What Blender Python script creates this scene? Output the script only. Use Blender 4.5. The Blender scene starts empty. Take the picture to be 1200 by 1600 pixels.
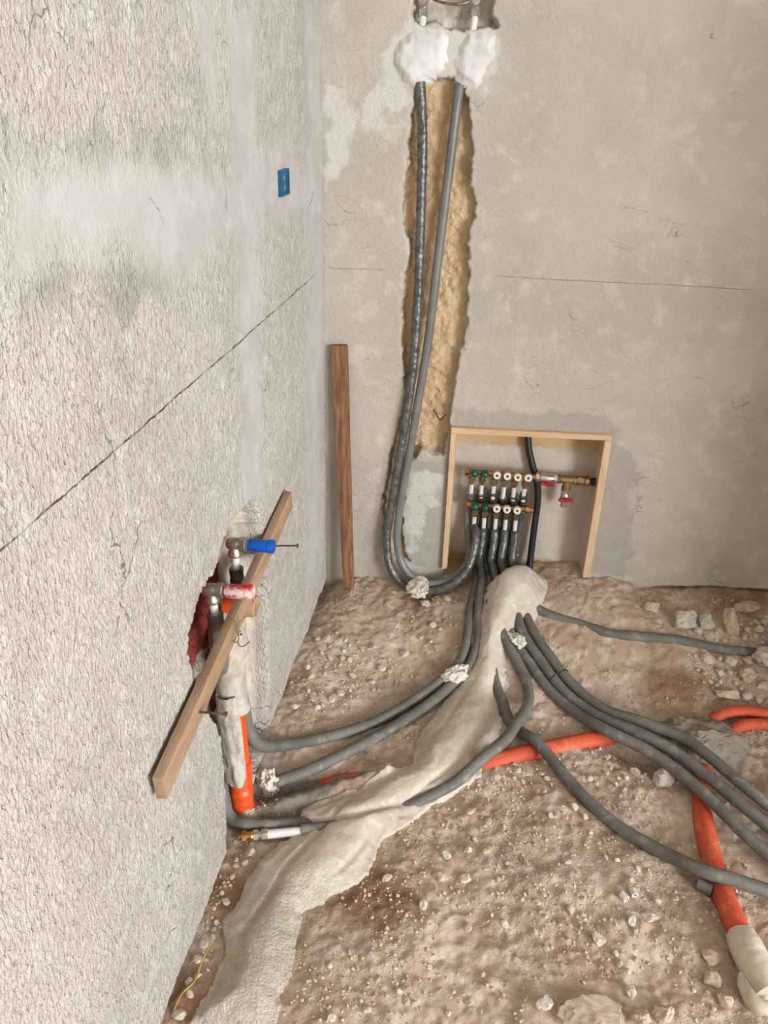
import bpy, bmesh, math, random
import numpy as np
from mathutils import Vector, Matrix, noise
S = bpy.context.scene
COL = S.collection
random.seed(7)

# ------------------------------------------------------------------ camera, world, light, exposure
def setup_camera():
    pitch, roll, yaw = (math.radians(v) for v in (27.636, 1.482, 7.705))
    fw = Vector((-math.sin(yaw)*math.cos(pitch), math.cos(yaw)*math.cos(pitch), -math.sin(pitch)))
    rt = Vector((math.cos(yaw), math.sin(yaw), 0)); up = rt.cross(fw)
    R = rt*math.cos(roll)+up*math.sin(roll); U = -rt*math.sin(roll)+up*math.cos(roll)
    m = Matrix((R, U, -fw)).transposed().to_4x4()
    m.translation = Vector((.482, -2.206, 1.5))
    cd = bpy.data.cameras.new('camera'); co = bpy.data.objects.new('camera', cd); COL.objects.link(co)
    co.matrix_world = m
    cd.sensor_fit = 'HORIZONTAL'; cd.sensor_width = 36; cd.lens = 36*1245/1200; cd.clip_start = .02
    S.camera = co
setup_camera()
W = bpy.data.worlds.new('sky'); S.world = W; W.use_nodes = True
W.node_tree.nodes['Background'].inputs[0].default_value = (.80, .90, 1, 1)
W.node_tree.nodes['Background'].inputs[1].default_value = 1.0
def area(name, loc, aim, sx, sy, power, col):
    l = bpy.data.lights.new(name, 'AREA'); l.shape = 'RECTANGLE'; l.size = sx; l.size_y = sy; l.energy = power; l.color = col
    o = bpy.data.objects.new(name, l); COL.objects.link(o); o.location = loc
    o.rotation_euler = (Vector(aim)-Vector(loc)).to_track_quat('-Z', 'Y').to_euler()
    return o
# daylight entering through the window openings in the rear wall and the right-hand wall
area('window_rear_offscreen', (5.3, -5.96, 1.70), (5.3, 0, 1.65), 2.0, 1.60, 500, (.88, .935, 1))
area('window_right_offscreen', (6.50, -4.4, 1.70), (0, -4.4, 1.65), 2.0, 1.60, 430, (.88, .935, 1))
S.view_settings.view_transform = 'Standard'; S.view_settings.look = 'None'
S.view_settings.exposure = -0.30; S.view_settings.gamma = 1; S.view_settings.use_curve_mapping = False

# ------------------------------------------------------------------ maths helpers
def sstep(a, b, x):
    t = np.clip((x-a)/(b-a), 0, 1); return t*t*(3-2*t)
def vnoise(u, v, seed):
    n = 256; tab = np.random.default_rng(seed).random((n, n))
    i = np.floor(u).astype(int); j = np.floor(v).astype(int); a = u-i; b = v-j
    a = a*a*(3-2*a); b = b*b*(3-2*b); i0 = i % n; j0 = j % n; i1 = (i+1) % n; j1 = (j+1) % n
    return ((tab[i0, j0]*(1-a)+tab[i1, j0]*a)*(1-b)+(tab[i0, j1]*(1-a)+tab[i1, j1]*a)*b)*2-1
def fbm(u, v, seed, octs=4, gain=.5):
    s = 0; a = 1; t = 0
    for k in range(octs):
        c, d = math.cos(k*1.3+.4), math.sin(k*1.3+.4); f = 2.03**k
        s = s+a*vnoise((u*c-v*d)*f+17.3*k, (u*d+v*c)*f+9.1*k, seed+k); t += a; a *= gain
    return s/t
def sdist(px, py, poly):                 # signed distance to a polygon, positive inside
    px = np.asarray(px, float); py = np.asarray(py, float)
    d = np.full(px.shape, 1e9); ins = np.zeros(px.shape, bool); n = len(poly)
    for k in range(n):
        ax, ay = poly[k]; bx, by = poly[(k+1) % n]; ex, ey = bx-ax, by-ay
        t = np.clip(((px-ax)*ex+(py-ay)*ey)/(ex*ex+ey*ey+1e-12), 0, 1)
        d = np.minimum(d, (px-ax-t*ex)**2+(py-ay-t*ey)**2)
        if abs(ey) > 1e-9:
            c = ((ay > py) != (by > py)) & (px < (bx-ax)*(py-ay)/(by-ay)+ax); ins ^= c
    d = np.sqrt(d); return np.where(ins, d, -d)
def dist_path(px, py, pts):
    d = np.full(np.shape(px), 1e9)
    for (ax, ay), (bx, by) in zip(pts[:-1], pts[1:]):
        ex, ey = bx-ax, by-ay; t = np.clip(((px-ax)*ex+(py-ay)*ey)/(ex*ex+ey*ey+1e-12), 0, 1)
        d = np.minimum(d, (px-ax-t*ex)**2+(py-ay-t*ey)**2)
    return np.sqrt(d)

# ------------------------------------------------------------------ object helpers
def tag(o, label=None, cat=None, group=None, kind=None):
    if label: o['label'] = label
    if cat: o['category'] = cat
    if group: o['group'] = group
    if kind: o['kind'] = kind
    return o
def empty(name, loc, label, cat, group=None):
    o = bpy.data.objects.new(name, None); COL.objects.link(o); o.location = loc; o.empty_display_size = .03
    return tag(o, label, cat, group)
def link_mesh(name, me, mat, parent=None):
    o = bpy.data.objects.new(name, me); COL.objects.link(o)
    if mat is not None: me.materials.append(mat)
    if parent is not None:
        o.parent = parent; o.matrix_parent_inverse = Matrix.Translation(parent.location).inverted() if parent.parent is None else Matrix.Identity(4)
    return o
class MB:
    def __init__(s): s.v = []; s.f = []
    def add(s, vs, fs):
        b = len(s.v); s.v += [tuple(p) for p in vs]; s.f += [tuple(i+b for i in f) for f in fs]; return s
    def box(s, c, size, rot=None, taper=None):
        c = Vector(c); hx, hy, hz = (q/2 for q in size); vs = []
        for x, y, z in ((-1,-1,-1),(1,-1,-1),(1,1,-1),(-1,1,-1),(-1,-1,1),(1,-1,1),(1,1,1),(-1,1,1)):
            p = Vector((x*hx, y*hy, z*hz)); p = rot @ p if rot else p; vs.append(c+p)
        return s.add(vs, [(0,3,2,1),(4,5,6,7),(0,1,5,4),(1,2,6,5),(2,3,7,6),(3,0,4,7)])
    def lathe(s, o, d, prof, seg=16, squash=None, ph=0):   # prof: (distance along d, radius)
        o = Vector(o); d = Vector(d).normalized(); u = d.orthogonal().normalized()
        if abs(d.z) < .9: u = d.cross(Vector((0, 0, 1))).normalized()
        w = d.cross(u); vs = []; fs = []
        for t, r in prof:
            for k in range(seg):
                a = 2*math.pi*k/seg+ph; vs.append(o+d*t+u*(r*math.cos(a))+w*(r*math.sin(a)))
        for i in range(len(prof)-1):
            for k in range(seg):
                a = i*seg+k; b = i*seg+(k+1) % seg; fs.append((a, b, b+seg, a+seg))
        fs.append(tuple(range(seg))[::-1]); n = (len(prof)-1)*seg; fs.append(tuple(range(n, n+seg)))
        return s.add(vs, fs)
    def sweep(s, pts, rad, seg=14, ripple=0, pitch=.02, wob=0, seed=1, closed=True):
        # rings along a polyline; rad is a number or a function of (arc length, total)
        P = [Vector(p) for p in pts]; n = len(P); T = []
        for i in range(n):
            t = P[min(i+1, n-1)]-P[max(i-1, 0)]; T.append(t.normalized() if t.length > 1e-9 else Vector((0, 0, 1)))
        u = T[0].orthogonal().normalized(); L = [0]
        for i in range(1, n): L.append(L[-1]+(P[i]-P[i-1]).length)
        vs = []; fs = []; rg = np.random.default_rng(seed).random((n//3+4, seg))
        for i in range(n):
            if i: u = (u-T[i]*u.dot(T[i])).normalized()
            w = T[i].cross(u)
            r0 = rad(L[i], L[-1]) if callable(rad) else rad
            for k in range(seg):
                a = 2*math.pi*k/seg; r = r0
                if ripple:
                    q = (L[i]/pitch+k/seg) % 1.0; r += ripple*(q if q < .85 else (1-q)/.15*.85)
                    r += ripple*.7*(rg[i//3, k]-.5)
                if wob: r += wob*(rg[i//3, k]-.5)
                vs.append(P[i]+u*(r*math.cos(a))+w*(r*math.sin(a)))
        for i in range(n-1):
            for k in range(seg):
                a = i*seg+k; b = i*seg+(k+1) % seg; fs.append((a, b, b+seg, a+seg))
        if closed:
            fs.append(tuple(range(seg))[::-1]); q = (n-1)*seg; fs.append(tuple(range(q, q+seg)))
        return s.add(vs, fs)
    def build(s, name, mat, parent=None, smooth=40, bevel=0):
        me = bpy.data.meshes.new(name); me.from_pydata(s.v, [], s.f); me.update()
        if bevel or smooth:
            bm = bmesh.new(); bm.from_mesh(me)
            bmesh.ops.recalc_face_normals(bm, faces=bm.faces)
            if bevel: bmesh.ops.bevel(bm, geom=list(bm.edges), offset=bevel, segments=2, profile=.6, affect='EDGES')
            bm.to_mesh(me); bm.free()
        if smooth:
            me.polygons.foreach_set('use_smooth', [True]*len(me.polygons)); me.set_sharp_from_angle(angle=math.radians(smooth))
        return link_mesh(name, me, mat, parent)
def spline(ctrl, step=.006):
    P = [Vector(p) for p in ctrl]; P = [P[0]*2-P[1]]+P+[P[-1]*2-P[-2]]; out = []
    for i in range(1, len(P)-2):
        p0, p1, p2, p3 = P[i-1:i+3]; d = max((p2-p1).length, 1e-5)
        a0 = max((p1-p0).length, 1e-5)**.5; a1 = d**.5; a2 = max((p3-p2).length, 1e-5)**.5
        m1 = ((p1-p0)/a0-(p2-p0)/(a0+a1)+(p2-p1)/a1)*a1; m2 = ((p2-p1)/a1-(p3-p1)/(a1+a2)+(p3-p2)/a2)*a1
        n = max(2, int(d/step))
        for k in range(n):
            t = k/n; h = (2*t**3-3*t*t+1, t**3-2*t*t+t, -2*t**3+3*t*t, t**3-t*t)
            out.append(p1*h[0]+m1*h[1]+p2*h[2]+m2*h[3])
    out.append(P[-2]); return out
def grid_mesh(name, X, Y, Z, attrs, mat, smooth=True):   # X, Y, Z are (n, m) arrays
    n, m = X.shape; co = np.stack([X, Y, Z], -1).reshape(-1, 3).astype(np.float32)
    idx = np.arange(n*m).reshape(n, m)
    q = np.stack([idx[:-1, :-1], idx[1:, :-1], idx[1:, 1:], idx[:-1, 1:]], -1).reshape(-1, 4)
    return quad_mesh(name, co, q, {k: a.reshape(-1) for k, a in attrs.items()}, mat, smooth)
def quad_mesh(name, co, q, attrs, mat, smooth=True, parent=None):
    me = bpy.data.meshes.new(name); me.vertices.add(len(co)); me.vertices.foreach_set('co', np.ascontiguousarray(co, np.float32).ravel())
    me.loops.add(q.size); me.loops.foreach_set('vertex_index', q.ravel().astype(np.int32))
    me.polygons.add(len(q)); me.polygons.foreach_set('loop_start', np.arange(0, q.size, 4, dtype=np.int32))
    me.polygons.foreach_set('loop_total', np.full(len(q), 4, np.int32))
    me.polygons.foreach_set('use_smooth', np.full(len(q), smooth))
    for k, a in attrs.items():
        at = me.attributes.new(k, 'FLOAT', 'POINT'); at.data.foreach_set('value', a.astype(np.float32))
    me.update(); me.validate()
    return link_mesh(name, me, mat, parent)

# ------------------------------------------------------------------ material helpers
def srgb(r, g, b):
    f = lambda c: (c/255/12.92 if c/255 <= .04045 else ((c/255+.055)/1.055)**2.4)
    return (f(r), f(g), f(b), 1)
class NT:
    def __init__(s, name):
        s.m = bpy.data.materials.new(name); s.m.use_nodes = True; s.t = s.m.node_tree
        s.b = s.t.nodes['Principled BSDF']; s.co = s.n('ShaderNodeTexCoord').outputs['Object']
    def n(s, k, **kw):
        x = s.t.nodes.new(k)
        for a, v in kw.items(): setattr(x, a, v)
        return x
    def put(s, sock, v):
        if isinstance(v, bpy.types.NodeSocket): s.t.links.new(v, sock)
        else: sock.default_value = v
    def math(s, op, a, b=0, c=0, clamp=False):
        x = s.n('ShaderNodeMath', operation=op, use_clamp=clamp); s.put(x.inputs[0], a); s.put(x.inputs[1], b); s.put(x.inputs[2], c); return x.outputs[0]
    def vec(s, scale=(1, 1, 1), loc=(0, 0, 0)):
        x = s.n('ShaderNodeMapping'); s.put(x.inputs[0], s.co); x.inputs['Scale'].default_value = scale; x.inputs['Location'].default_value = loc; return x.outputs[0]
    def noise(s, scale, detail=4, rough=.55, vec=None, dist=0):
        x = s.n('ShaderNodeTexNoise'); s.put(x.inputs['Vector'], vec if vec is not None else s.co)
        x.inputs['Scale'].default_value = scale; x.inputs['Detail'].default_value = detail; x.inputs['Roughness'].default_value = rough; x.inputs['Distortion'].default_value = dist
        return x.outputs[0]
    def vor(s, scale, feature='F1', vec=None, rnd=1):
        x = s.n('ShaderNodeTexVoronoi', feature=feature); s.put(x.inputs['Vector'], vec if vec is not None else s.co)
        x.inputs['Scale'].default_value = scale; x.inputs['Randomness'].default_value = rnd; return x.outputs['Distance']
    def ramp(s, f, a, b, c0=0., c1=1.):
        x = s.n('ShaderNodeMapRange', interpolation_type='SMOOTHSTEP'); s.put(x.inputs[0], f)
        for i, v in ((1, a), (2, b), (3, c0), (4, c1)): x.inputs[i].default_value = v
        return x.outputs[0]
    def mix(s, f, a, b, mode='MIX'):
        x = s.n('ShaderNodeMix', data_type='RGBA', blend_type=mode); s.put(x.inputs[0], f); s.put(x.inputs[6], a); s.put(x.inputs[7], b); return x.outputs[2]
    def attr(s, name): return s.n('ShaderNodeAttribute', attribute_name=name).outputs['Fac']
    def xyz(s):
        x = s.n('ShaderNodeSeparateXYZ'); s.put(x.inputs[0], s.co); return x.outputs
    def bump(s, h, dist, strength=1., nrm=None):
        x = s.n('ShaderNodeBump'); x.inputs['Strength'].default_value = strength; x.inputs['Distance'].default_value = dist; s.put(x.inputs['Height'], h)
        if nrm is not None: s.put(x.inputs['Normal'], nrm)
        return x.outputs[0]
    def done(s, col, rough=.9, nrm=None, metal=0, spec=.3, **kw):
        s.put(s.b.inputs['Base Color'], col); s.put(s.b.inputs['Roughness'], rough); s.put(s.b.inputs['Metallic'], metal)
        s.put(s.b.inputs['Specular IOR Level'], spec)
        if nrm is not None: s.put(s.b.inputs['Normal'], nrm)
        for k, v in kw.items(): s.put(s.b.inputs[k.replace('_', ' ')], v)
        return s.m
PEN_Z = 1.077
def pencil(t, along, lo, hi, w=.0022):
    X = t.xyz(); z = X[2]; a = X[along]
    d = t.math('ABSOLUTE', t.math('SUBTRACT', z, t.math('ADD', PEN_Z-.006, t.math('MULTIPLY', t.noise(6, 2), .012))))
    m = t.ramp(d, w*.4, w, 1, 0)
    m = t.math('MULTIPLY', m, t.math('GREATER_THAN', a, lo)); m = t.math('MULTIPLY', m, t.math('LESS_THAN', a, hi))
    return t.math('MULTIPLY', m, t.ramp(t.noise(30, 3), .35, .6, .35, 1))
def cracks(t, scale, width, vec=None, gate=(.52, .6), gscale=3):
    wv = t.n('ShaderNodeVectorMath', operation='ADD'); nz = t.n('ShaderNodeTexNoise'); t.put(nz.inputs['Vector'], t.co); nz.inputs['Scale'].default_value = 14; nz.inputs['Detail'].default_value = 4
    sc = t.n('ShaderNodeVectorMath', operation='SCALE'); t.put(sc.inputs[0], nz.outputs['Color']); sc.inputs['Scale'].default_value = .09
    t.put(wv.inputs[0], vec if vec is not None else t.co); t.put(wv.inputs[1], sc.outputs[0])
    d = t.vor(scale, 'DISTANCE_TO_EDGE', wv.outputs[0])
    return t.math('MULTIPLY', t.ramp(d, 0, width, 1, 0), t.ramp(t.noise(gscale, 2), gate[0], gate[1]))

def m_wall_left():
    t = NT('rough_plaster'); sm = t.attr('smooth'); ch = t.attr('chase'); gr = t.attr('grey')
    v = t.vec((1, 1.0, .5)); worm = t.noise(190, 3, .6, v, .2); pit = t.vor(170, 'F1', t.vec((1, 1, .6)))
    big = t.noise(3.2, 4); mid = t.noise(22, 4)
    c = t.mix(t.ramp(big, .35, .65), srgb(192, 184, 174), srgb(181, 173, 163)); c = t.mix(t.ramp(mid, .45, .75), c, srgb(202, 195, 186))
    smn = t.math('ADD', sm, t.math('MULTIPLY', t.math('SUBTRACT', t.noise(16, 5), .5), .10)); smn = t.math('ADD', smn, t.math('MULTIPLY', t.math('SUBTRACT', t.noise(70, 4, .7), .5), .10)); smask = t.ramp(smn, -.03, .05)
    c = t.mix(t.math('MULTIPLY', smask, .62), c, t.mix(t.ramp(t.noise(9, 4), .4, .62), srgb(178, 178, 174), srgb(164, 163, 158)))
    grm = t.ramp(t.math('ADD', gr, t.math('MULTIPLY', t.math('SUBTRACT', t.noise(7, 4), .5), .3)), -.03, .07)
    c = t.mix(t.math('MULTIPLY', grm, .7), c, srgb(146, 140, 132))
    # inside the open chase: brick red, cement and dust
    X = t.xyz()
    red = t.ramp(t.math('ADD', t.attr('brick'), t.math('MULTIPLY', t.math('SUBTRACT', t.noise(30, 3), .5), .04)), -.004, .006)
    inner = t.mix(red, t.mix(t.ramp(t.noise(14, 5), .4, .6), srgb(120, 104, 90), srgb(176, 164, 150)), srgb(132, 58, 46))
    cm = t.ramp(t.math('ADD', ch, t.math('MULTIPLY', t.math('SUBTRACT', t.noise(60, 3), .5), .012)), .002, .007)
    rev = t.attr('reveal'); inner = t.mix(t.ramp(rev, .3, .6), inner, srgb(206, 194, 176))
    c = t.mix(cm, c, inner)
    pl = pencil(t, 1, -1.9, -.10); c = t.mix(t.math('MULTIPLY', pl, t.math('SUBTRACT', 1, cm)), c, srgb(70, 64, 60))
    ck = cracks(t, 5.5, .011, gate=(.57, .64), gscale=5); c = t.mix(t.math('MULTIPLY', ck, .85), c, srgb(96, 88, 80))
    hgt = t.math('ADD', t.ramp(worm, .3, .65), t.math('MULTIPLY', t.ramp(pit, 0, .35), .45))
    amt = t.math('ADD', .12, t.math('MULTIPLY', t.math('SUBTRACT', 1, t.math('MAXIMUM', smask, t.ramp(rev, .3, .6))), .88))
    pits = t.ramp(t.noise(125, 3, .55, t.vec((1, 1, .62), (2, 5, 1)), .3), .56, .68); hgt = t.math('SUBTRACT', hgt, t.math('MULTIPLY', pits, 1.1)); hgt = t.math('MULTIPLY', hgt, amt)
    hgt = t.math('ADD', hgt, t.math('MULTIPLY', t.noise(260, 2), .35))
    return t.done(c, .92, t.bump(hgt, .0022), spec=.2)
def m_wall_back():
    t = NT('cement_plaster'); st = t.attr('stone'); wet = t.attr('wet'); lite = t.attr('lite'); nic = t.attr('niche'); dirt = t.attr('dirt')
    big = t.noise(2.6, 4); mid = t.noise(15, 5, .6)
    c = t.mix(t.ramp(big, .35, .65), srgb(190, 181, 168), srgb(178, 170, 157)); c = t.mix(t.ramp(mid, .48, .72), c, srgb(198, 190, 177))
    c = t.mix(t.math('MULTIPLY', t.ramp(t.math('ADD', wet, t.math('MULTIPLY', t.math('SUBTRACT', t.noise(14, 5), .5), .11)), -.006, .01), .65), c, t.mix(t.noise(20, 4), srgb(148, 142, 133), srgb(172, 166, 156)))
    c = t.mix(t.math('MULTIPLY', t.ramp(t.math('ADD', lite, t.math('MULTIPLY', t.math('SUBTRACT', t.noise(18, 5), .5), .14)), -.008, .014), .75), c, srgb(208, 204, 196))
    stone = t.mix(t.ramp(t.noise(13, 6, .65), .38, .62), srgb(224, 194, 156), srgb(212, 180, 140))
    stone = t.mix(t.ramp(t.noise(30, 5, .65), .56, .72), stone, srgb(234, 212, 180))
    stone = t.mix(t.math('MULTIPLY', t.ramp(t.noise(7, 5, .6, t.vec((1, 1, 1), (3, 1, 5))), .57, .66), .7), stone, srgb(168, 158, 142))
    sm = t.ramp(t.math('ADD', st, t.math('MULTIPLY', t.math('SUBTRACT', t.noise(45, 4), .5), .018)), .004, .008)
    c = t.mix(sm, c, stone)
    X = t.xyz()
    nz = t.math('ADD', X[2], t.math('MULTIPLY', t.math('SUBTRACT', t.noise(22, 3), .5), .03))
    nc = t.mix(t.ramp(nz, .556, .560), t.mix(t.ramp(t.noise(8, 4), .4, .7), srgb(204, 192, 178), srgb(192, 180, 166)), srgb(206, 174, 132))
    nc = t.mix(t.ramp(nz, .160, .172), srgb(180, 146, 104), nc)
    c = t.mix(t.ramp(nic, -.002, .002), c, nc)
    dm = t.ramp(t.math('ADD', dirt, t.math('MULTIPLY', t.math('SUBTRACT', t.noise(25, 5), .5), .02)), -.002, .004)
    c = t.mix(dm, c, t.mix(t.ramp(t.noise(16, 5), .4, .65), srgb(138, 98, 72), srgb(168, 132, 100)))
    p = t.math('MULTIPLY', t.math('SUBTRACT', 1, sm), pencil(t, 0, .012, 1.12, .0015))
    hole = t.math('ADD', t.math('LESS_THAN', X[0], .165), t.math('GREATER_THAN', X[0], .47)); c = t.mix(t.math('MULTIPLY', p, t.math('MULTIPLY', hole, .75)), c, srgb(92, 84, 76))
    ck = t.math('MULTIPLY', cracks(t, 11, .012, t.vec((.45, 1, 1.5)), (.56, .63), 7), t.math('SUBTRACT', 1, t.math('MAXIMUM', sm, t.ramp(nic, -.002, .002)))); c = t.mix(t.math('MULTIPLY', ck, .75), c, srgb(118, 108, 96))
    vst = t.noise(40, 5, .7); h = t.math('ADD', t.math('MULTIPLY', t.noise(120, 3, .6), .5), t.math('MULTIPLY', vst, t.math('ADD', .35, t.math('MULTIPLY', sm, 2.2))))
    return t.done(c, .92, t.bump(h, .0045), spec=.2)
def m_dirt():
    t = NT('dry_earth'); a = t.noise(3.2, 5, .6); b = t.noise(17, 6, .65); d = t.noise(60, 5, .7)
    c = t.mix(t.ramp(a, .36, .64), srgb(200, 179, 160), srgb(176, 151, 129)); c = t.mix(t.ramp(b, .46, .68), c, srgb(211, 195, 177)); c = t.mix(t.math('MULTIPLY', t.ramp(d, .54, .74), .6), c, srgb(172, 144, 119))
    c = t.mix(t.math('MULTIPLY', t.ramp(t.noise(190, 2), .62, .7), .25), c, srgb(206, 192, 174))
    damp = t.attr('damp'); c = t.mix(t.ramp(t.math('ADD', damp, t.math('MULTIPLY', t.math('SUBTRACT', t.noise(12, 5), .5), .7)), .35, .8), c, t.mix(b, srgb(138, 104, 78), srgb(160, 126, 97)))
    g = t.attr('grey'); c = t.mix(t.ramp(t.math('ADD', g, t.math('MULTIPLY', t.math('SUBTRACT', t.noise(15, 4), .5), .5)), .3, .7), c, t.mix(b, srgb(122, 116, 108), srgb(146, 138, 128)))
    h = t.math('ADD', t.math('MULTIPLY', d, .8), t.math('ADD', b, t.math('MULTIPLY', t.noise(200, 3, .7), .45))); h = t.math('MULTIPLY', h, t.ramp(t.noise(3.5, 3, .5, t.vec((1, 1, 1), (7, 2, 0))), .40, .62, .35, 1.1))
    return t.done(c, .95, t.bump(h, .0075), spec=.15)
def m_simple(name, c1, c2, scale=30, rough=.6, metal=0, bump=.0, bscale=80, spec=.4, lo=.4, hi=.65, dust=None, **kw):
    t = NT(name); c = t.mix(t.ramp(t.noise(scale, 4), lo, hi), srgb(*c1), srgb(*c2))
    if dust: c = t.mix(t.math('MULTIPLY', t.ramp(t.noise(26, 5, .65), dust[1], dust[1]+.16), dust[2] if len(dust) > 2 else .8), c, srgb(*dust[0]))
    return t.done(c, rough, t.bump(t.noise(bscale, 4), bump) if bump else None, metal, spec, **kw)
def m_wood(name, c1, c2, c3, axis_scale, rough=.75):
    t = NT(name); g = t.noise(1, 6, .65, t.vec(axis_scale), .5); k = t.noise(1, 3, .5, t.vec(tuple(v*.22 for v in axis_scale), (4, 2, 1)))
    c = t.mix(t.ramp(g, .38, .62), srgb(*c1), srgb(*c2)); c = t.mix(t.math('MULTIPLY', t.ramp(k, .45, .66), .75), c, srgb(*c3))
    return t.done(c, rough, t.bump(g, .0015), spec=.25)
M = {}
M['left'] = m_wall_left(); M['back'] = m_wall_back(); M['dirt'] = m_dirt()
M['plain'] = m_simple('plain_plaster', (206, 201, 193), (196, 191, 183), 4, .92, spec=.2)
M['concrete'] = m_simple('ceiling_concrete', (222, 220, 216), (212, 210, 206), 4, .9, spec=.2)
def m_mortar():
    t = NT('mortar'); a = t.noise(6, 5); b = t.noise(38, 5, .65)
    c = t.mix(t.ramp(a, .38, .64), srgb(206, 194, 179), srgb(192, 179, 163)); c = t.mix(t.ramp(b, .5, .72), c, srgb(216, 206, 192))
    c = t.mix(t.math('MULTIPLY', t.ramp(t.noise(13, 5), .56, .7), .5), c, srgb(180, 163, 142))
    rough = t.attr('coarse'); h = t.math('ADD', t.math('MULTIPLY', t.noise(170, 3, .7), t.math('ADD', .12, rough)), t.math('MULTIPLY', b, .35))
    return t.done(c, .93, t.bump(h, .008), spec=.2)
M['mortar'] = m_mortar()
M['gypsum'] = m_simple('gypsum', (222, 220, 215), (210, 207, 201), 12, .9, bump=.003, bscale=30, spec=.2)
M['splat'] = m_simple('splat', (220, 213, 200), (202, 193, 178), 3, .92, spec=.2)
M['crust'] = m_simple('plaster_crust', (196, 187, 172), (172, 162, 147), 30, .93, bump=.006, bscale=45, spec=.2)
M['foam'] = m_simple('grey_foam', (120, 120, 116), (107, 107, 103), 14, .33, bump=.0006, bscale=60, spec=.5, dust=((176, 164, 148), .60, .35))
M['foam_floor'] = m_simple('dusty_grey_foam', (110, 109, 102), (96, 95, 89), 10, .6, bump=.001, bscale=60, spec=.35, dust=((160, 150, 134), .53, .55))
M['tape'] = m_simple('silver_tape', (106, 107, 105), (78, 79, 78), 45, .30, .35, bump=.0030, bscale=75, spec=.5)
M['pex'] = m_simple('white_pipe', (226, 224, 218), (214, 210, 202), 40, .4, spec=.5)
M['brass'] = m_simple('brass', (196, 150, 92), (150, 110, 66), 45, .34, .85, spec=.5)
M['brass_dull'] = m_simple('dull_brass', (158, 128, 88), (120, 96, 66), 40, .42, .75)
M['nickel'] = m_simple('nickel', (206, 198, 188), (172, 162, 150), 40, .32, .85)
M['green'] = m_simple('green_cap', (10, 86, 66), (6, 66, 52), 50, .28, spec=.5)
M['white_cap'] = m_simple('white_cap', (226, 222, 214), (212, 206, 198), 60, .4)
M['red_valve'] = m_simple('red_handle', (176, 32, 44), (146, 26, 36), 60, .4)
M['black'] = m_simple('black_pipe', (42, 42, 44), (32, 32, 34), 20, .45, dust=((120, 112, 104), .66, .4))
M['blue'] = m_simple('blue_plug', (18, 92, 186), (14, 78, 166), 30, .4)
M['bluebox'] = m_simple('blue_box', (24, 92, 130), (18, 74, 108), 60, .5, dust=((150, 160, 160), .62, .5))
M['redplug'] = m_simple('red_plug', (200, 40, 58), (184, 34, 50), 30, .4, dust=((226, 212, 200), .44, .95))
M['orange'] = m_simple('orange_pvc', (226, 88, 34), (214, 76, 28), 12, .38, spec=.5, dust=((224, 140, 96), .62, .35))
M['wrap'] = m_simple('dusty_plastic_wrap', (206, 194, 176), (186, 172, 152), 14, .6, bump=.002, bscale=40, spec=.35)
M['orange_dusty'] = m_simple('dusty_orange_pvc', (204, 88, 58), (188, 80, 54), 12, .6, spec=.3, bump=.0008, dust=((206, 140, 108), .54, .6))
M['cap_brown'] = m_simple('brown_paper', (176, 140, 108), (150, 116, 86), 26, .9, bump=.002)
M['frame'] = m_wood('pine', (218, 186, 150), (204, 170, 132), (224, 196, 164), (60, 60, 9))
M['frame_h'] = m_wood('pine_cross', (218, 188, 152), (206, 172, 134), (226, 198, 166), (9, 60, 60))
M['old'] = m_wood('old_wood', (150, 108, 76), (112, 78, 54), (88, 58, 40), (95, 60, 7), .85)
M['batten'] = m_wood('batten_wood', (166, 136, 108), (150, 120, 93), (176, 149, 122), (60, 8, 70))
M['steel'] = m_simple('rusty_steel', (120, 104, 92), (96, 80, 68), 60, .5, .6)
M['rust'] = m_simple('rust', (82, 52, 38), (60, 38, 28), 60, .8)
M['wire'] = m_simple('wire', (150, 140, 130), (110, 100, 90), 60, .4, .7)
M['strand'] = m_simple('yellow_strand', (186, 164, 84), (160, 138, 64), 60, .7)
ST = [m_simple('stone_pale', (210, 196, 180), (194, 178, 160), 2, .95, spec=.15),
      m_simple('stone_tan', (198, 176, 154), (182, 159, 136), 2, .95, spec=.15),
      m_simple('stone_grey', (200, 190, 176), (184, 172, 157), 2, .95, spec=.15)]
M['slab'] = m_simple('earthy_stone', (204, 184, 165), (188, 166, 145), 3, .95, spec=.15)
M['gravel'] = m_simple('gravel', (208, 190, 171), (186, 164, 143), 9, .95, spec=.15)
M['lump'] = m_simple('grey_concrete', (142, 131, 114), (122, 111, 96), 3, .95, spec=.15)

# ------------------------------------------------------------------ floor
def base_h(x, y):
    hb = np.interp(x, [0, .05, .1, .3, .36, .44, .50, .6, .8, .9, 1.0, 1.2, 1.5], [.04, .07, .085, .095, .10, .115, .145, .15, .17, .175, .15, .165, .18])
    hl = np.interp(y, [-1.4, -1.06, -.85, -.66, -.3, 0], [0, .01, 0, .05, .03, 0])
    return hb*(1-sstep(0, .5, -y))+hl*(1-sstep(.0, .3, x))
ORANGE_PATH = [(0.185, -0.817), (0.305, -0.771), (0.539, -0.684), (0.702, -0.608), (0.890, -0.523), (0.978, -0.484)]
PIT = [(0.886, -0.560), (1.026, -0.500), (1.152, -0.526), (1.245, -0.601), (1.232, -0.710), (1.160, -0.699), (1.077, -0.661), (1.023, -0.616), (0.946, -0.596)]
DARK = [(-0.004, -0.860), (0.104, -0.813), (0.208, -0.771), (0.289, -0.774), (0.166, -0.877), (0.137, -0.950), (0.052, -0.970), (0.004, -0.936)]
MUD = [(0.009, -0.940), (0.066, -0.910), (0.133, -0.868), (0.203, -0.825), (0.304, -0.767)]
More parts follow.
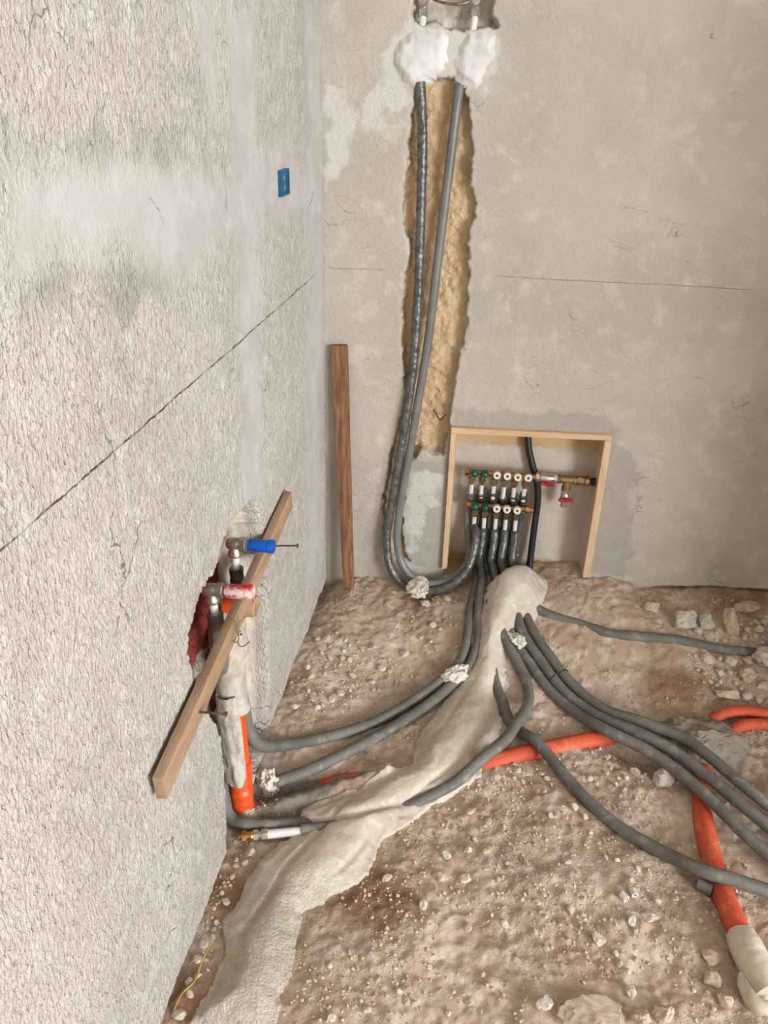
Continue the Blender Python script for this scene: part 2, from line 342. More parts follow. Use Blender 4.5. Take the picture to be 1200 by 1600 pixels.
def floor_h(x, y):
    x = np.asarray(x, float); y = np.asarray(y, float)
    h = base_h(x, y)
    h = h+.014*fbm(x*4, y*4, 3, 3)+.007*fbm(x*16, y*16, 9, 3)+.0048*fbm(x*55, y*55, 21, 3)
    lump = fbm(x*34+5, y*34, 31, 2); h = h+.008*np.clip(lump-.25, 0, 1)
    h = h-.045*sstep(-.05, .05, sdist(x, y, PIT))
    h = h-.02*sstep(-.03, .03, sdist(x, y, DARK))
    h = h+.034*np.exp(-(dist_path(x, y, MUD)/.030)**2)
    return h
def make_floor():
    xs = np.concatenate([np.linspace(-.14, -.1, 3)[:-1], np.arange(-.1, 1.62, .0042), np.linspace(1.66, 6.6, 34)])
    ys = np.concatenate([np.linspace(-6.05, -1.72, 44)[:-1], np.arange(-1.72, .12, .0042)])
    X, Y = np.meshgrid(xs, ys, indexing='ij'); Z = floor_h(X, Y)
    damp = np.zeros(X.shape)
    for (cx, cy), r, a in (([(0.340, -1.099)][0], .13, .9), ([(0.323, -0.064)][0], .10, .8), ([(1.080, -0.339)][0], .17, .75), ([(0.949, -0.693)][0], .15, .45),
                           ([(0.374, -1.236)][0], .2, .35), ([(1.162, -0.212)][0], .25, .4), ([(1.277, -0.039)][0], .2, .7), ([(0.010, -1.159)][0], .12, .75), ([(0.031, -1.368)][0], .1, .8), ([(0.751, -1.121)][0], .2, .4), ([(0.058, -0.759)][0], .1, .45), ([(0.122, -1.009)][0], .06, .6)):
        damp = np.maximum(damp, a*np.exp(-((X-cx)**2+(Y-cy)**2)/(r*r)))
    grey = .75*sstep(-.02, .02, sdist(X, Y, DARK))
    o = grid_mesh('floor', X, Y, Z, {'damp': damp, 'grey': grey}, M['dirt'])
    tag(o, 'bare uneven earth floor strewn with gravel and mortar crumbs', kind='structure')
make_floor()

# ------------------------------------------------------------------ left wall with the open chase
CHASE = [(-0.825, 0.748), (-0.879, 0.748), (-0.931, 0.726), (-0.966, 0.704), (-0.994, 0.692), (-1.051, 0.701), (-1.092, 0.694), (-1.126, 0.662), (-1.151, 0.633), (-1.142, 0.569), (-1.099, 0.472), (-1.036, 0.334), (-1.036, 0.245), (-1.048, 0.088), (-1.067, -0.001), (-0.718, 0.049), (-0.687, 0.240), (-0.657, 0.429), (-0.685, 0.587), (-0.698, 0.691), (-0.725, 0.729), (-0.783, 0.742)]
SMOOTH = [[(-0.727, 1.630), (-0.542, 1.647), (-0.607, 1.208), (-0.672, 0.694), (-0.787, 0.721), (-0.824, 0.755), (-0.771, 1.120), (-0.775, 1.344)],
          [(-1.437, 1.442), (-1.316, 1.438), (-1.155, 1.432), (-0.787, 1.384), (-0.479, 1.418), (-0.400, 1.445), (-0.241, 1.345), (-0.013, 1.324), (-0.020, 1.224), (-0.428, 1.243), (-0.777, 1.268), (-0.917, 1.240), (-1.061, 1.220), (-1.111, 1.258), (-1.228, 1.312), (-1.408, 1.323), (-1.483, 1.313)],
          [(-0.908, 1.614), (-0.797, 1.624), (-0.791, 1.445), (-0.840, 1.437)],
          [(-0.169, 1.681), (0.010, 1.698), (-0.023, 0.749), (-0.118, 0.089), (-0.317, 0.206), (-0.211, 0.982)]]
GREY = [[(-1.477, 1.330), (-1.365, 1.332), (-1.190, 1.314), (-1.000, 1.255), (-1.107, 1.230), (-1.226, 1.256), (-1.334, 1.295), (-1.446, 1.285), (-1.491, 1.290)], [(-1.428, 1.469), (-1.284, 1.450), (-1.029, 1.431), (-0.848, 1.404), (-1.161, 1.412), (-1.371, 1.432), (-1.440, 1.434)]]
def make_wall_left():
    ys = np.concatenate([np.linspace(-6.05, -1.85, 30)[:-1], np.arange(-1.85, .0005, .0031)]); ys[-1] = .06
    zs = np.concatenate([np.arange(-.06, 1.78, .0031), np.linspace(1.82, 2.7, 8)])
    Y, Z = np.meshgrid(ys, zs, indexing='ij')
    far0 = 1-.85*sstep(-.80, -.74, Y)*(1-sstep(.40, .50, Z)); sd = sdist(Y, Z, CHASE)+far0*(.010*fbm(Y*25, Z*25, 41, 3)+.005*fbm(Y*110, Z*110, 45, 2))
    smooth = np.full(Y.shape, -1.)
    for p in SMOOTH: smooth = np.maximum(smooth, sdist(Y, Z, p))
    grey = np.full(Y.shape, -1.)
    for p in GREY: grey = np.maximum(grey, sdist(Y, Z, p))
    sm = sstep(-.02, .03, smooth+.05*fbm(Y*14, Z*14, 51, 3))
    rough = (1-.85*sm)
    X = rough*(.0008*fbm(Y*85, Z*40, 61, 3)+.0014*fbm(Y*170, Z*100, 65, 2))+.004*fbm(Y*3, Z*3, 71, 3)
    X = X-.004*sm*0
    # lower edge of the plaster: wavy and slightly rounded back to the ground
    edge = .035+.02*fbm(Y*9, Y*0, 81, 3); edge = np.where(Y > -.72, .075+.02*fbm(Y*12, Y*0+4, 83, 3), edge)
    X = X-.03*(1-sstep(edge-.03, edge, Z))
    far = sstep(-.80, -.70, Y)
    depth = (.085-.020*far)+(1-.8*far)*(.010*fbm(Y*18, Z*18, 91, 4)+.012*fbm(Y*45, Z*30, 95, 3))
    k = sstep(0, .007, sd); X = X-k*depth
    reveal = k*sstep(-.79, -.73, Y)
    brick = np.minimum(np.minimum(Z-(.395+.25*(-.80-Y)), .70-Z), -.775+.35*(Z-.5)-Y)
    o = grid_mesh('wall_left', X, Y, Z, {'brick': brick, 'smooth': smooth, 'chase': sd, 'grey': grey, 'reveal': reveal}, M['left'])
    tag(o, 'rough grey plastered side wall with a broken-open pipe chase', kind='structure')
make_wall_left()

# ------------------------------------------------------------------ back wall with the stone chase and the recess
STONE = [(0.235, 1.540), (0.224, 1.485), (0.213, 1.353), (0.209, 1.230), (0.225, 1.117), (0.213, 0.996), (0.213, 0.833), (0.235, 0.720), (0.223, 0.639), (0.198, 0.554), (0.184, 0.468), (0.179, 0.334), (0.188, 0.219), (0.219, 0.150), (0.272, 0.156), (0.252, 0.249), (0.240, 0.363), (0.258, 0.507), (0.286, 0.549), (0.364, 0.535), (0.373, 0.631), (0.374, 0.691), (0.382, 0.769), (0.389, 0.845), (0.401, 0.954), (0.403, 1.075), (0.391, 1.125), (0.401, 1.238), (0.385, 1.299), (0.385, 1.432), (0.370, 1.502), (0.341, 1.543)]
TOPHOLE = [(0.201, 1.774), (0.222, 1.693), (0.214, 1.660), (0.246, 1.640), (0.291, 1.651), (0.338, 1.633), (0.380, 1.636), (0.424, 1.645), (0.412, 1.688), (0.422, 1.775)]
WET = [(0.375, 0.699), (0.512, 0.701), (0.676, 0.704), (0.819, 0.702), (0.870, 0.631), (0.939, 0.536), (0.926, 0.430), (0.953, 0.345), (0.956, 0.204), (0.851, 0.161), (0.807, 0.192), (0.376, 0.143), (0.272, 0.156), (0.254, 0.341), (0.258, 0.517), (0.373, 0.538)]
LITE = [[(0.112, 1.496), (0.155, 1.580), (0.193, 1.621), (0.219, 1.526), (0.221, 1.484), (0.204, 1.427), (0.165, 1.469), (0.126, 1.410), (0.093, 1.402)], [(0.169, 1.620), (0.214, 1.660), (0.426, 1.663), (0.435, 1.558), (0.385, 1.509), (0.220, 1.512)], [(0.260, 0.475), (0.358, 0.473), (0.363, 0.375), (0.305, 0.346), (0.289, 0.229), (0.271, 0.180), (0.248, 0.341)], [(0.011, 1.536), (0.093, 1.453), (0.060, 1.333), (0.005, 1.269)]]
NICHE = (.384, .820, .12, .632)
def make_wall_back():
    xs = np.concatenate([[-.08], np.arange(0, 1.6, .0038), np.linspace(1.64, 6.6, 34)])
    zs = np.concatenate([np.arange(-.05, 1.80, .0038), np.linspace(1.84, 2.7, 8)])
    X, Z = np.meshgrid(xs, zs, indexing='ij')
    n1 = .012*fbm(X*17, Z*17, 111, 4, .6)+.008*fbm(X*70, Z*70, 115, 3)
    stone = sdist(X, Z, STONE)+n1; hole = sdist(X, Z, TOPHOLE)+n1; wet = sdist(X, Z, WET)
    lite = np.full(X.shape, -1.)
    for p in LITE: lite = np.maximum(lite, sdist(X, Z, p))
    x0, x1, z0, z1 = NICHE
    nic = np.minimum(np.minimum(X-x0, x1-X), np.minimum(Z-z0, z1-Z))
    Y = .0025*fbm(X*5, Z*5, 121, 4)+.0012*fbm(X*45, Z*45, 125, 4)
    kd = sstep(0, .010, stone); Y = Y+kd*(.036+.010*fbm(X*14, Z*14, 131, 4)+.008*fbm(X*60, Z*60, 135, 3))
    kh = sstep(0, .012, hole); Y = np.maximum(Y, kh*(.056+.014*fbm(X*25, Z*25, 141, 4)))
    kn = sstep(0, .004, nic); Y = Y*(1-kn)+kn*(.085+.002*fbm(X*14, Z*14, 151, 4)+.012*sstep(.545, .57, Z+.012*fbm(X*20, X*0, 155, 2)))
    edge = np.interp(X, [0, .06, .12, .25, .38, .85, .95, 1.05, 1.2, 1.4, 1.6], [.02, .04, .06, .08, .10, .13, .14, .155, .175, .19, .19])+.012*fbm(X*16, X*0+2, 161, 3)
    dirt = edge-Z; Y = Y+(1-kn)*.035*sstep(0, .012, dirt)*sstep(.02, .1, X)
    Y = np.where(X < .001, np.maximum(Y, 0), Y)
    damp = {'stone': np.maximum(stone, -1), 'wet': wet, 'lite': lite, 'niche': nic, 'dirt': dirt}
    o = grid_mesh('wall_back', X, Y, Z, damp, M['back'])
    tag(o, 'cement plastered back wall with a yellow stone chase', kind='structure')
    return o
WALL_BACK = make_wall_back()
def flip_normals(o):
    o.data.flip_normals()
flip_normals(WALL_BACK)

# room beyond the frame: right wall, rear wall with window opening, ceiling
def slab(name, c, size, mat, label):
    o = MB().box(c, size).build(name, mat, None, 0); tag(o, label, kind='structure'); return o
slab('wall_shade_added', (1.81, -.48, 1.32), (.12, 1.04, 2.76), M['plain'], 'unseen plastered wall added to shade the right part of the back wall')  # added out-of-view wall, blocks window light so the back wall darkens rightwards
side = MB()
for c, sz in (((6.62, -1.65, 1.32), (.12, 3.5, 2.76)), ((6.62, -5.75, 1.32), (.12, .7, 2.76)), ((6.62, -4.4, .42), (.12, 2.0, .96)), ((6.62, -4.4, 2.60), (.12, 2.0, .20))): side.box(c, sz)
tag(side.build('wall_right', M['plain'], None, 0), 'plastered right-hand wall with a wide window opening', kind='structure')
slab('ceiling', (3.25, -3.0, 2.76), (6.9, 6.3, .12), M['concrete'], 'bare concrete ceiling of the room')
rear = MB()
for c, sz in (((2.1, -6.08, 1.32), (4.4, .12, 2.76)), ((6.45, -6.08, 1.32), (.3, .12, 2.76)), ((5.3, -6.08, .42), (2.0, .12, .96)), ((5.3, -6.08, 2.60), (2.0, .12, .20))): rear.box(c, sz)
tag(rear.build('wall_rear', M['plain'], None, 0), 'plastered rear wall with a wide window opening', kind='structure')

# ------------------------------------------------------------------ mortar bed over the pipes
MORTAR = [(0.579, 0.000), (0.631, 0.000), (0.687, 0.000), (0.717, -0.039), (0.705, -0.129), (0.679, -0.184), (0.631, -0.217), (0.610, -0.249), (0.595, -0.308), (0.610, -0.402), (0.589, -0.435), (0.598, -0.524), (0.579, -0.601), (0.530, -0.674), (0.543, -0.698), (0.538, -0.729), (0.473, -0.806), (0.433, -0.845), (0.412, -0.875), (0.379, -0.907), (0.335, -0.955), (0.321, -1.014), (0.296, -1.083), (0.237, -1.121), (0.199, -1.169), (0.199, -1.225), (0.206, -1.303), (0.195, -1.405), (0.031, -1.431), (0.061, -1.345), (0.062, -1.289), (0.041, -1.212), (0.055, -1.151), (0.064, -1.101), (0.078, -1.049), (0.096, -1.010), (0.138, -0.976), (0.126, -0.914), (0.165, -0.871), (0.251, -0.828), (0.293, -0.775), (0.364, -0.729), (0.377, -0.612), (0.424, -0.478), (0.464, -0.398), (0.491, -0.318), (0.489, -0.216), (0.497, -0.148), (0.508, -0.084), (0.550, -0.044)]
RIDGE = [(0.632, -0.007), (0.587, -0.168), (0.542, -0.294), (0.538, -0.437), (0.486, -0.617), (0.369, -0.771), (0.268, -0.926), (0.177, -1.113), (0.145, -1.248), (0.128, -1.399)]
GROOVE = [(0.134, -0.962), (0.210, -0.938), (0.267, -0.919), (0.378, -0.847), (0.424, -0.815)]
def mortar_h(x, y):
    f = floor_h(x, y); s = sdist(x, y, MORTAR)+.010*fbm(x*20, y*20, 201, 3)+.004*fbm(x*70, y*70, 205, 2)
    bb = base_h(x, y)
    rid = dist_path(x, y, RIDGE)
    near = sstep(-.45, -.1, y)
    t = (.010+.020*near)*sstep(0, .030+.03*near, s)+(.020+.014*near)*np.exp(-(rid/.065)**2)*sstep(0, .06, s)
    t = t+.004*fbm(x*9+y*5, y*9-x*4, 211, 3)+.0022*fbm(x*40, y*40, 215, 3)
    t = t-.010*np.exp(-(dist_path(x, y, GROOVE)/.010)**2)
    for (cx, cy), a, w in (((0.629, -0.155), .026, .075), ((0.561, -0.101), .020, .050), ((0.692, -0.141), .012, .035), ((0.601, -0.249), .014, .045)): t = t+a*np.exp(-((x-cx)**2+(y-cy)**2)/w**2)*sstep(-.002, .018, s)
    t = t-.006*sstep(.012, .0, np.abs(rid-.05-.02*fbm(x*5, y*5, 219, 2)))*sstep(.02, .05, s)
    return np.where(s > .002, np.maximum(bb+.006+t, f+.004), f-.01), s
def make_mortar():
    xs = np.arange(-.02, .80, .0042); ys = np.arange(-1.46, .03, .0042)
    X, Y = np.meshgrid(xs, ys, indexing='ij'); Z, s = mortar_h(X, Y); n, m = X.shape
    idx = np.arange(n*m).reshape(n, m); q = np.stack([idx[:-1, :-1], idx[1:, :-1], idx[1:, 1:], idx[:-1, 1:]], -1).reshape(-1, 4)
    keep = (s.reshape(-1)[q] > 0).any(1); q = q[keep]
    used = np.unique(q); mp = np.full(n*m, -1); mp[used] = np.arange(len(used)); q = mp[q]
    co = np.stack([X, Y, Z], -1).reshape(-1, 3)[used]
    coarse = sstep(-1.0, -1.2, Y).reshape(-1)[used]*.9
    o = quad_mesh('mortar_bed', co, q, {'coarse': coarse}, M['mortar'])
    tag(o, 'pale trowelled mortar bed winding across the floor over the pipes', 'mortar')
make_mortar()
def top(x, y):                                    # height of the ground or of the mortar lying on it
    f = float(floor_h(np.array([x]), np.array([y]))[0]); z, s = mortar_h(np.array([x]), np.array([y]))
    return max(f, float(z[0])) if s[0] > .002 else f

# ------------------------------------------------------------------ gypsum patches at the top of the wall chase (parts of the wall)
def patch(name, poly, yoff, thick, mat, parent, seed, step=.004):
    P = np.array(poly); xs = np.arange(P[:, 0].min()-.02, P[:, 0].max()+.02, step); zs = np.arange(P[:, 1].min()-.02, P[:, 1].max()+.02, step)
    X, Z = np.meshgrid(xs, zs, indexing='ij'); s = sdist(X, Z, poly)+.008*fbm(X*30, Z*30, seed, 3)+.004*fbm(X*110, Z*110, seed+4, 2)+.005
    Y = yoff-thick*sstep(-.002, .03, s)-.006*fbm(X*14, Z*14, seed+7, 4)*sstep(0, .02, s)-.002*fbm(X*60, Z*60, seed+9, 3)
    Y = np.where(s < .001, yoff+.03, Y); n, m = X.shape; idx = np.arange(n*m).reshape(n, m)
    q = np.stack([idx[:-1, :-1], idx[:-1, 1:], idx[1:, 1:], idx[1:, :-1]], -1).reshape(-1, 4); q = q[(s.reshape(-1)[q] > 0).any(1)]
    q = q[:, ::-1]; used = np.unique(q); mp = np.full(n*m, -1); mp[used] = np.arange(len(used))
    return quad_mesh(name, np.stack([X, Y, Z], -1).reshape(-1, 3)[used], mp[q], {}, mat, True, parent)
for pl, sd in (([(0.175, 1.587), (0.191, 1.618), (0.231, 1.640), (0.292, 1.643), (0.314, 1.628), (0.311, 1.576), (0.300, 1.553), (0.269, 1.536), (0.239, 1.521), (0.213, 1.523), (0.187, 1.550)], 301), ([(0.324, 1.569), (0.327, 1.607), (0.356, 1.636), (0.386, 1.637), (0.419, 1.627), (0.425, 1.593), (0.407, 1.560), (0.386, 1.519), (0.348, 1.524), (0.332, 1.540)], 321)):
    g = patch('gypsum_patch', pl, .004, .020, M['gypsum'], WALL_BACK, sd); g['label'] = 'white gypsum daub holding the riser pipe'

# ------------------------------------------------------------------ wooden pieces
def plank(name, a, b, up, wa, wb, th, mat, label, cat):
    # tapered board from a to b: width wa..wb along 'up', thickness th along the third axis
    a, b = Vector(a), Vector(b); d = (b-a).normalized(); w = (Vector(up)-d*d.dot(Vector(up))).normalized(); n = d.cross(w)
    vs = []; N = 10; fs = []
    for i in range(N+1):
        t = i/N; c = a.lerp(b, t); wd = wa+(wb-wa)*t; wd *= 1+.02*math.sin(i*1.7)
        for sx, sy in ((-1, -1), (1, -1), (1, 1), (-1, 1)): vs.append(c+w*(sx*wd/2)+n*(sy*th/2))
    for i in range(N):
        for k in range(4): fs.append((i*4+k, i*4+(k+1) % 4, i*4+4+(k+1) % 4, i*4+4+k))
    fs += [(3, 2, 1, 0), (N*4, N*4+1, N*4+2, N*4+3)]
    me = MB().add(vs, fs); o = me.build(name, mat, None, 30, bevel=.0012)
    return tag(o, label, cat)
plank('wooden_plank', (0.083, -0.061, 0.081), (0.044, -0.010, 0.864), (1, 0, 0), .033, .046, .020, M['old'], 'narrow dark weathered plank leaning upright against the back wall', 'plank')
# batten lying along the wall under the two plugs
plank('wooden_batten', (.020, -1.352, .520), (.013, -.500, .612), (0, 0, 1), .050, .046, .018, M['batten'], 'long pale batten nailed across the open chase below the coloured plugs', 'batten')
def nail(a, b, label, r=.0022, mat='steel'):
    a, b = Vector(a), Vector(b); n = (b-a).length
    o = MB().lathe(a, b-a, [(0, .0006), (.004, r), (n-.003, r), (n-.0025, r*2.1), (n, r*2.1)], 8).build('nail', M[mat], None, 35)
    return tag(o, label, 'nail')
nail((.024, -1.190, .537), (.078, -1.190, .540), 'long nail half driven into the batten above its lower near end')
nail((.016, -.700, .592), (.086, -.700, .600), 'long nail half driven into the batten beside the blue plug')

# pine frame lining the recess
fr = empty('recess_lining', (0.608, -0.015, 0.190), 'thin pine boards lining three sides of the manifold recess', 'boards')
FY0, FY1 = -.016, .062
def board(name, p, mat):
    vs = [(x, y, z) for y in (FY0, FY1) for x, z in p]
    return MB().add(vs, [(0, 1, 2, 3), (7, 6, 5, 4), (0, 4, 5, 1), (1, 5, 6, 2), (2, 6, 7, 3), (3, 7, 4, 0)]).build(name, mat, fr, 30, bevel=.001)
board('top_board', [(0.378, 0.641), (0.836, 0.653), (0.838, 0.637), (0.379, 0.623)], M['frame_h'])
board('side_board', [(0.378, 0.622), (0.393, 0.623), (0.394, 0.160), (0.378, 0.153)], M['frame'])
board('side_board', [(0.819, 0.636), (0.838, 0.636), (0.841, 0.175), (0.819, 0.175)], M['frame'])

# ------------------------------------------------------------------ manifolds
AX = Vector((0, -.96, .28)).normalized()           # knobs look forward and slightly up
def hexnut(mb, o, d, r, l): return mb.lathe(o, d, [(0, r*.9), (.001, r), (l-.001, r), (l, r*.9)], 6)
def manifold(name, label, x0, x1, z, y, knobs, outs, capx):
    e = empty(name, ((x0+x1)/2, y, z), label, 'manifold')
    b = MB(); b.lathe((x0, y, z), (1, 0, 0), [(0, .0085), (x1-x0, .0085)], 16)
    for kx, c in knobs: b.lathe((kx-.011, y, z), (1, 0, 0), [(0, .009), (.002, .0105), (.020, .0105), (.022, .009)], 14)
    b.build('body', M['brass'], e)
    hexnut(MB(), (x0-.014, y, z), (1, 0, 0), .0125, .014).build('end_cap', M['brass'], e, 25)
    for kx, c in knobs:
        o = Vector((kx, y, z))+AX*.008
        s = MB().lathe(o, AX, [(0, .007), (.012, .007)], 14).build('valve_stem', M['brass_dull'], e)
        o2 = o+AX*.010
        if c == 'g':
            MB().lathe(o2, AX, [(0, .0095), (.002, .0125), (.008, .0132), (.016, .0118), (.021, .008), (.023, .003)], 12).build('green_cap', M['green'], e, 50)
        else:
            k = MB().lathe(o2, AX, [(0, .010), (.001, .0122), (.020, .0115), (.022, .0105), (.022, .0045), (.012, .0042)], 20).build('white_cap', M['white_cap'], e, 40)
            MB().lathe(o2+AX*.0135, AX, [(0, .0043), (.001, .0043)], 12).build('spindle', M['brass_dull'], k)
    for ox in outs:
        u = MB().lathe((ox, y, z-.006), (0, 0, -1), [(0, .0075), (.010, .0075), (.011, .0095), (.026, .0095), (.027, .0075), (.034, .007)], 14)
        hexnut(u, (ox, y, z-.019), (0, 0, -1), .0112, .011); u.build('outlet', M['brass_dull'], e, 30)
    return e
MY = .030
UK = [((0.454, 0.030, 0.494)[0]+i*.0298, 'g' if i < 2 else 'w') for i in range(6)]
UK = [(.456, 'g'), (.487, 'g'), (.524, 'w'), (.555, 'w'), (.586, 'w'), (.617, 'w')]
LK = [(.466, 'g'), (.497, 'g'), (.533, 'w'), (.564, 'w'), (.595, 'w')]
UZ, LZ = .484, .372
UO = [x-.006 for x, c in UK]; LO = [x+.001 for x, c in LK]
um = manifold('upper_manifold', 'upper brass manifold with green and white caps and red-handled valves', .440, .640, UZ, MY, UK, UO, 0)
lm = manifold('lower_manifold', 'lower brass manifold with two green and three white caps', .452, .622, LZ, MY, LK, LO, 0)
hexnut(MB(), (.622, MY, LZ), (1, 0, 0), .0125, .010).build('end_plug', M['brass'], lm, 25)
MB().lathe((.632, MY, LZ), (1, 0, 0), [(0, .009), (.008, .009), (.009, .0105), (.013, .0105), (.014, .008)], 14).build('end_plug', M['brass'], lm)
# ball valve, tee, drain valve and coupling on the right of the upper manifold
b = MB(); hexnut(b, (.640, MY, UZ), (1, 0, 0), .014, .012); b.lathe((.652, MY, UZ), (1, 0, 0), [(0, .010), (.004, .0135), (.014, .0145), (.026, .0145), (.036, .0125), (.044, .0105)], 16); hexnut(b, (.694, MY, UZ), (1, 0, 0), .0135, .012)
bv = b.build('ball_valve', M['nickel'], um, 30)
def wing(c, d, n, parent, L=.042):                # red butterfly handle: a bar with two swollen ends and a boss
    c, d, n = Vector(c), Vector(d).normalized(), Vector(n).normalized(); m = MB()
    prof = [(-L/2, .003), (-L/2+.002, .0055), (-L/4, .0062), (-.006, .0042), (.006, .0042), (L/4, .0062), (L/2-.002, .0055), (L/2, .003)]
    m.lathe(c, d, prof, 10); m.lathe(c-n*.008, n, [(0, .006), (.010, .0078), (.014, .0065)], 12)
    return m.build('red_handle', M['red_valve'], parent, 45)
wing((.676, MY-.016, UZ-.013), (1, 0, -.02), (0, -1, 0), um)
b = MB(); b.lathe((.706, MY, UZ), (1, 0, 0), [(0, .0135), (.010, .0145), (.012, .0125), (.046, .0125), (.048, .0145), (.058, .0145)], 16); b.lathe((.735, MY, UZ), (0, 0, -1), [(0, .012), (.022, .0125), (.024, .0145), (.034, .0145)], 16)
b.build('tee', M['brass_dull'], um, 35)
b = MB(); hexnut(b, (.764, MY, UZ), (1, 0, 0), .0145, .022); b.lathe((.785, MY, UZ), (1, 0, 0), [(0, .011), (.002, .0165), (.014, .0165), (.016, .012)], 18); b.build('coupling', M['brass_dull'], um, 30)
b = MB(); hexnut(b, (.735, MY, UZ-.034), (0, 0, -1), .0135, .010); b.lathe((.735, MY, UZ-.044), (0, 0, -1), [(0, .010), (.006, .0135), (.020, .0135), (.028, .0105), (.036, .0100), (.046, .0105), (.046, .008), (.040, .007)], 16)
b.build('drain_valve', M['nickel'], um, 35)
wing((.737, MY-.018, UZ-.060), (1, 0, .05), (0, -1, 0), um, .044)
tag(MB().lathe((.799, MY, UZ), (1, 0, 0), [(0, .0112), (.012, .0115), (.012, .0125), (.018, .0125), (.018, .0115), (.040, .0112)], 16).build('black_pipe_stub', M['black'], None, 35), 'short black supply pipe joining the upper manifold through the right board', 'pipe')
# ------------------------------------------------------------------ grey insulated heating pipes
PIPES = []
def resample(P, step=.008):
    P = np.array([tuple(p) for p in P]); L = np.concatenate([[0], np.cumsum(np.linalg.norm(np.diff(P, axis=0), axis=1))])
    t = np.linspace(0, L[-1], max(3, int(L[-1]/step))); return np.stack([np.interp(t, L, P[:, k]) for k in range(3)], -1)
def heat_pipe(label, ctrl, r, mat, white=None, ripple=0, pitch=.022, group=None, seed=1):
    P = resample(spline(ctrl, .006))
    PIPES.append(dict(label=label, P=P, r=np.full(len(P), r+ripple*.8+.0003), r0=r, mat=mat, white=white, ripple=ripple, pitch=pitch, seed=seed, cut=None))
R1, RF = .0124, .0150
# two risers that loop at the bottom and climb into the manifolds
heat_pipe('tape-wrapped grey riser pipe in the stone chase looping up to lower manifold',
    [(0.245, 0.000, 1.530), (0.255, 0.006, 1.428), (0.260, 0.006, 1.231), (0.262, 0.002, 1.016), (0.258, -0.006, 0.819), (0.241, -0.016, 0.606), (0.217, -0.022, 0.416), (0.200, -0.034, 0.262), (0.215, -0.050, 0.167), (0.261, -0.066, 0.113), (0.332, -0.078, 0.104), (0.404, -0.072, 0.128), (0.454, -0.052, 0.176), (0.475, -0.020, 0.242), (0.477, 0.005, 0.281), (LO[0]+.001, MY, LZ-.075)],
    R1, 'tape', [(LO[0], MY, LZ-.034), (LO[0], MY, LZ-.09)], .0014, .019, seed=2)
heat_pipe('smooth grey riser pipe in the stone chase looping up to upper manifold',
    [(0.342, 0.000, 1.526), (0.338, 0.004, 1.480), (0.326, 0.006, 1.311), (0.311, 0.004, 1.104), (0.295, -0.002, 0.876), (0.269, -0.012, 0.667), (0.246, -0.018, 0.482), (0.232, -0.028, 0.331), (0.234, -0.036, 0.239), (0.261, -0.048, 0.164), (0.321, -0.056, 0.123), (0.386, -0.052, 0.126), (0.438, -0.036, 0.160), (0.463, -0.005, 0.208), (.446, .052, .300), (.446, .055, LZ), (UO[0]-.002, .038, UZ-.085), (UO[0], MY, UZ-.068)],
    R1, 'foam', [(UO[0], MY, UZ-.034), (UO[0], MY, UZ-.080)], seed=3)
def feed(ux, k, upper, tx):       # from an outlet down to the ground in front of the recess
    if upper: return [(ux, MY, UZ-.062-.006*(k % 3)), (ux+.001, .045, UZ-.095), (ux, .054, LZ), (ux*.6+tx*.4, .050, .29), (tx, .036, .205)]
    return [(ux, MY, LZ-.078), (ux, MY-.004, .27), (ux*.5+tx*.5, .010, .220), (tx, -.004, .190)]
def run(label, ux, k, upper, tx, floor_pts):
    z0 = UZ if upper else LZ; c = feed(ux, k, upper, tx)
    P = resample(spline(c+[tuple(p) for p in floor_pts], .006))
    # tape-wrapped upper length and dusty lower length are two looks of the same pipe
    cut = int(np.argmin(np.linalg.norm(P-np.array(floor_pts[0]), axis=1)))
    arc = np.maximum(0, np.arange(len(P))-cut)*.008
    r = np.where(np.arange(len(P)) <= cut, R1+.0013, R1+(RF-R1)*np.minimum(1, arc/.12)+.0004)
    PIPES.append(dict(label=label, P=P, r=r, r0=R1, white=[(ux, MY, z0-.034), (ux, MY, z0-(.085 if upper else .10))], ripple=.0016, seed=k, cut=cut))
run('upper of two grey pipes sweeping from the manifolds to the open chase', UO[1], 1, True, .478, [(0.505, -0.054, 0.160), (0.495, -0.160, 0.121), (0.487, -0.259, 0.079), (0.469, -0.336, 0.046), (0.417, -0.407, 0.023), (0.337, -0.506, 0.014), (0.246, -0.606, 0.018), (0.129, -0.706, 0.037), (0.039, -0.747, 0.039)]+[(0.018, -0.819, 0.102), (0.004, -0.854, 0.149), (-0.010, -0.856, 0.192), (-0.016, -0.852, 0.241), (-0.022, -0.840, 0.278)])
run('lower of two grey pipes sweeping from the manifolds, ending at a mortar lump', LO[1], 2, False, .497, [(0.522, -0.073, 0.157), (0.513, -0.178, 0.117), (0.509, -0.279, 0.073), (0.487, -0.354, 0.042), (0.443, -0.418, 0.022), (0.382, -0.509, 0.014), (0.291, -0.623, 0.014), (0.200, -0.728, 0.022), (0.118, -0.803, 0.022), (0.043, -0.847, 0.014)])
run('grey pipe curling round to the brass fitting beside the chase', UO[2], 3, True, .512, [(0.533, -0.051, 0.164), (0.560, -0.183, 0.117), (0.590, -0.242, 0.092)]+[(0.610, -0.272, 0.079), (0.638, -0.316, 0.061), (0.659, -0.368, 0.040), (0.667, -0.435, 0.027), (0.645, -0.534, 0.032), (0.603, -0.631, 0.036), (0.535, -0.707, 0.022), (0.482, -0.771, 0.013), (0.421, -0.823, 0.007), (0.337, -0.882, 0.001), (0.268, -0.924, 0.004), (0.198, -0.953, 0.011), (0.144, -0.978, 0.017)])
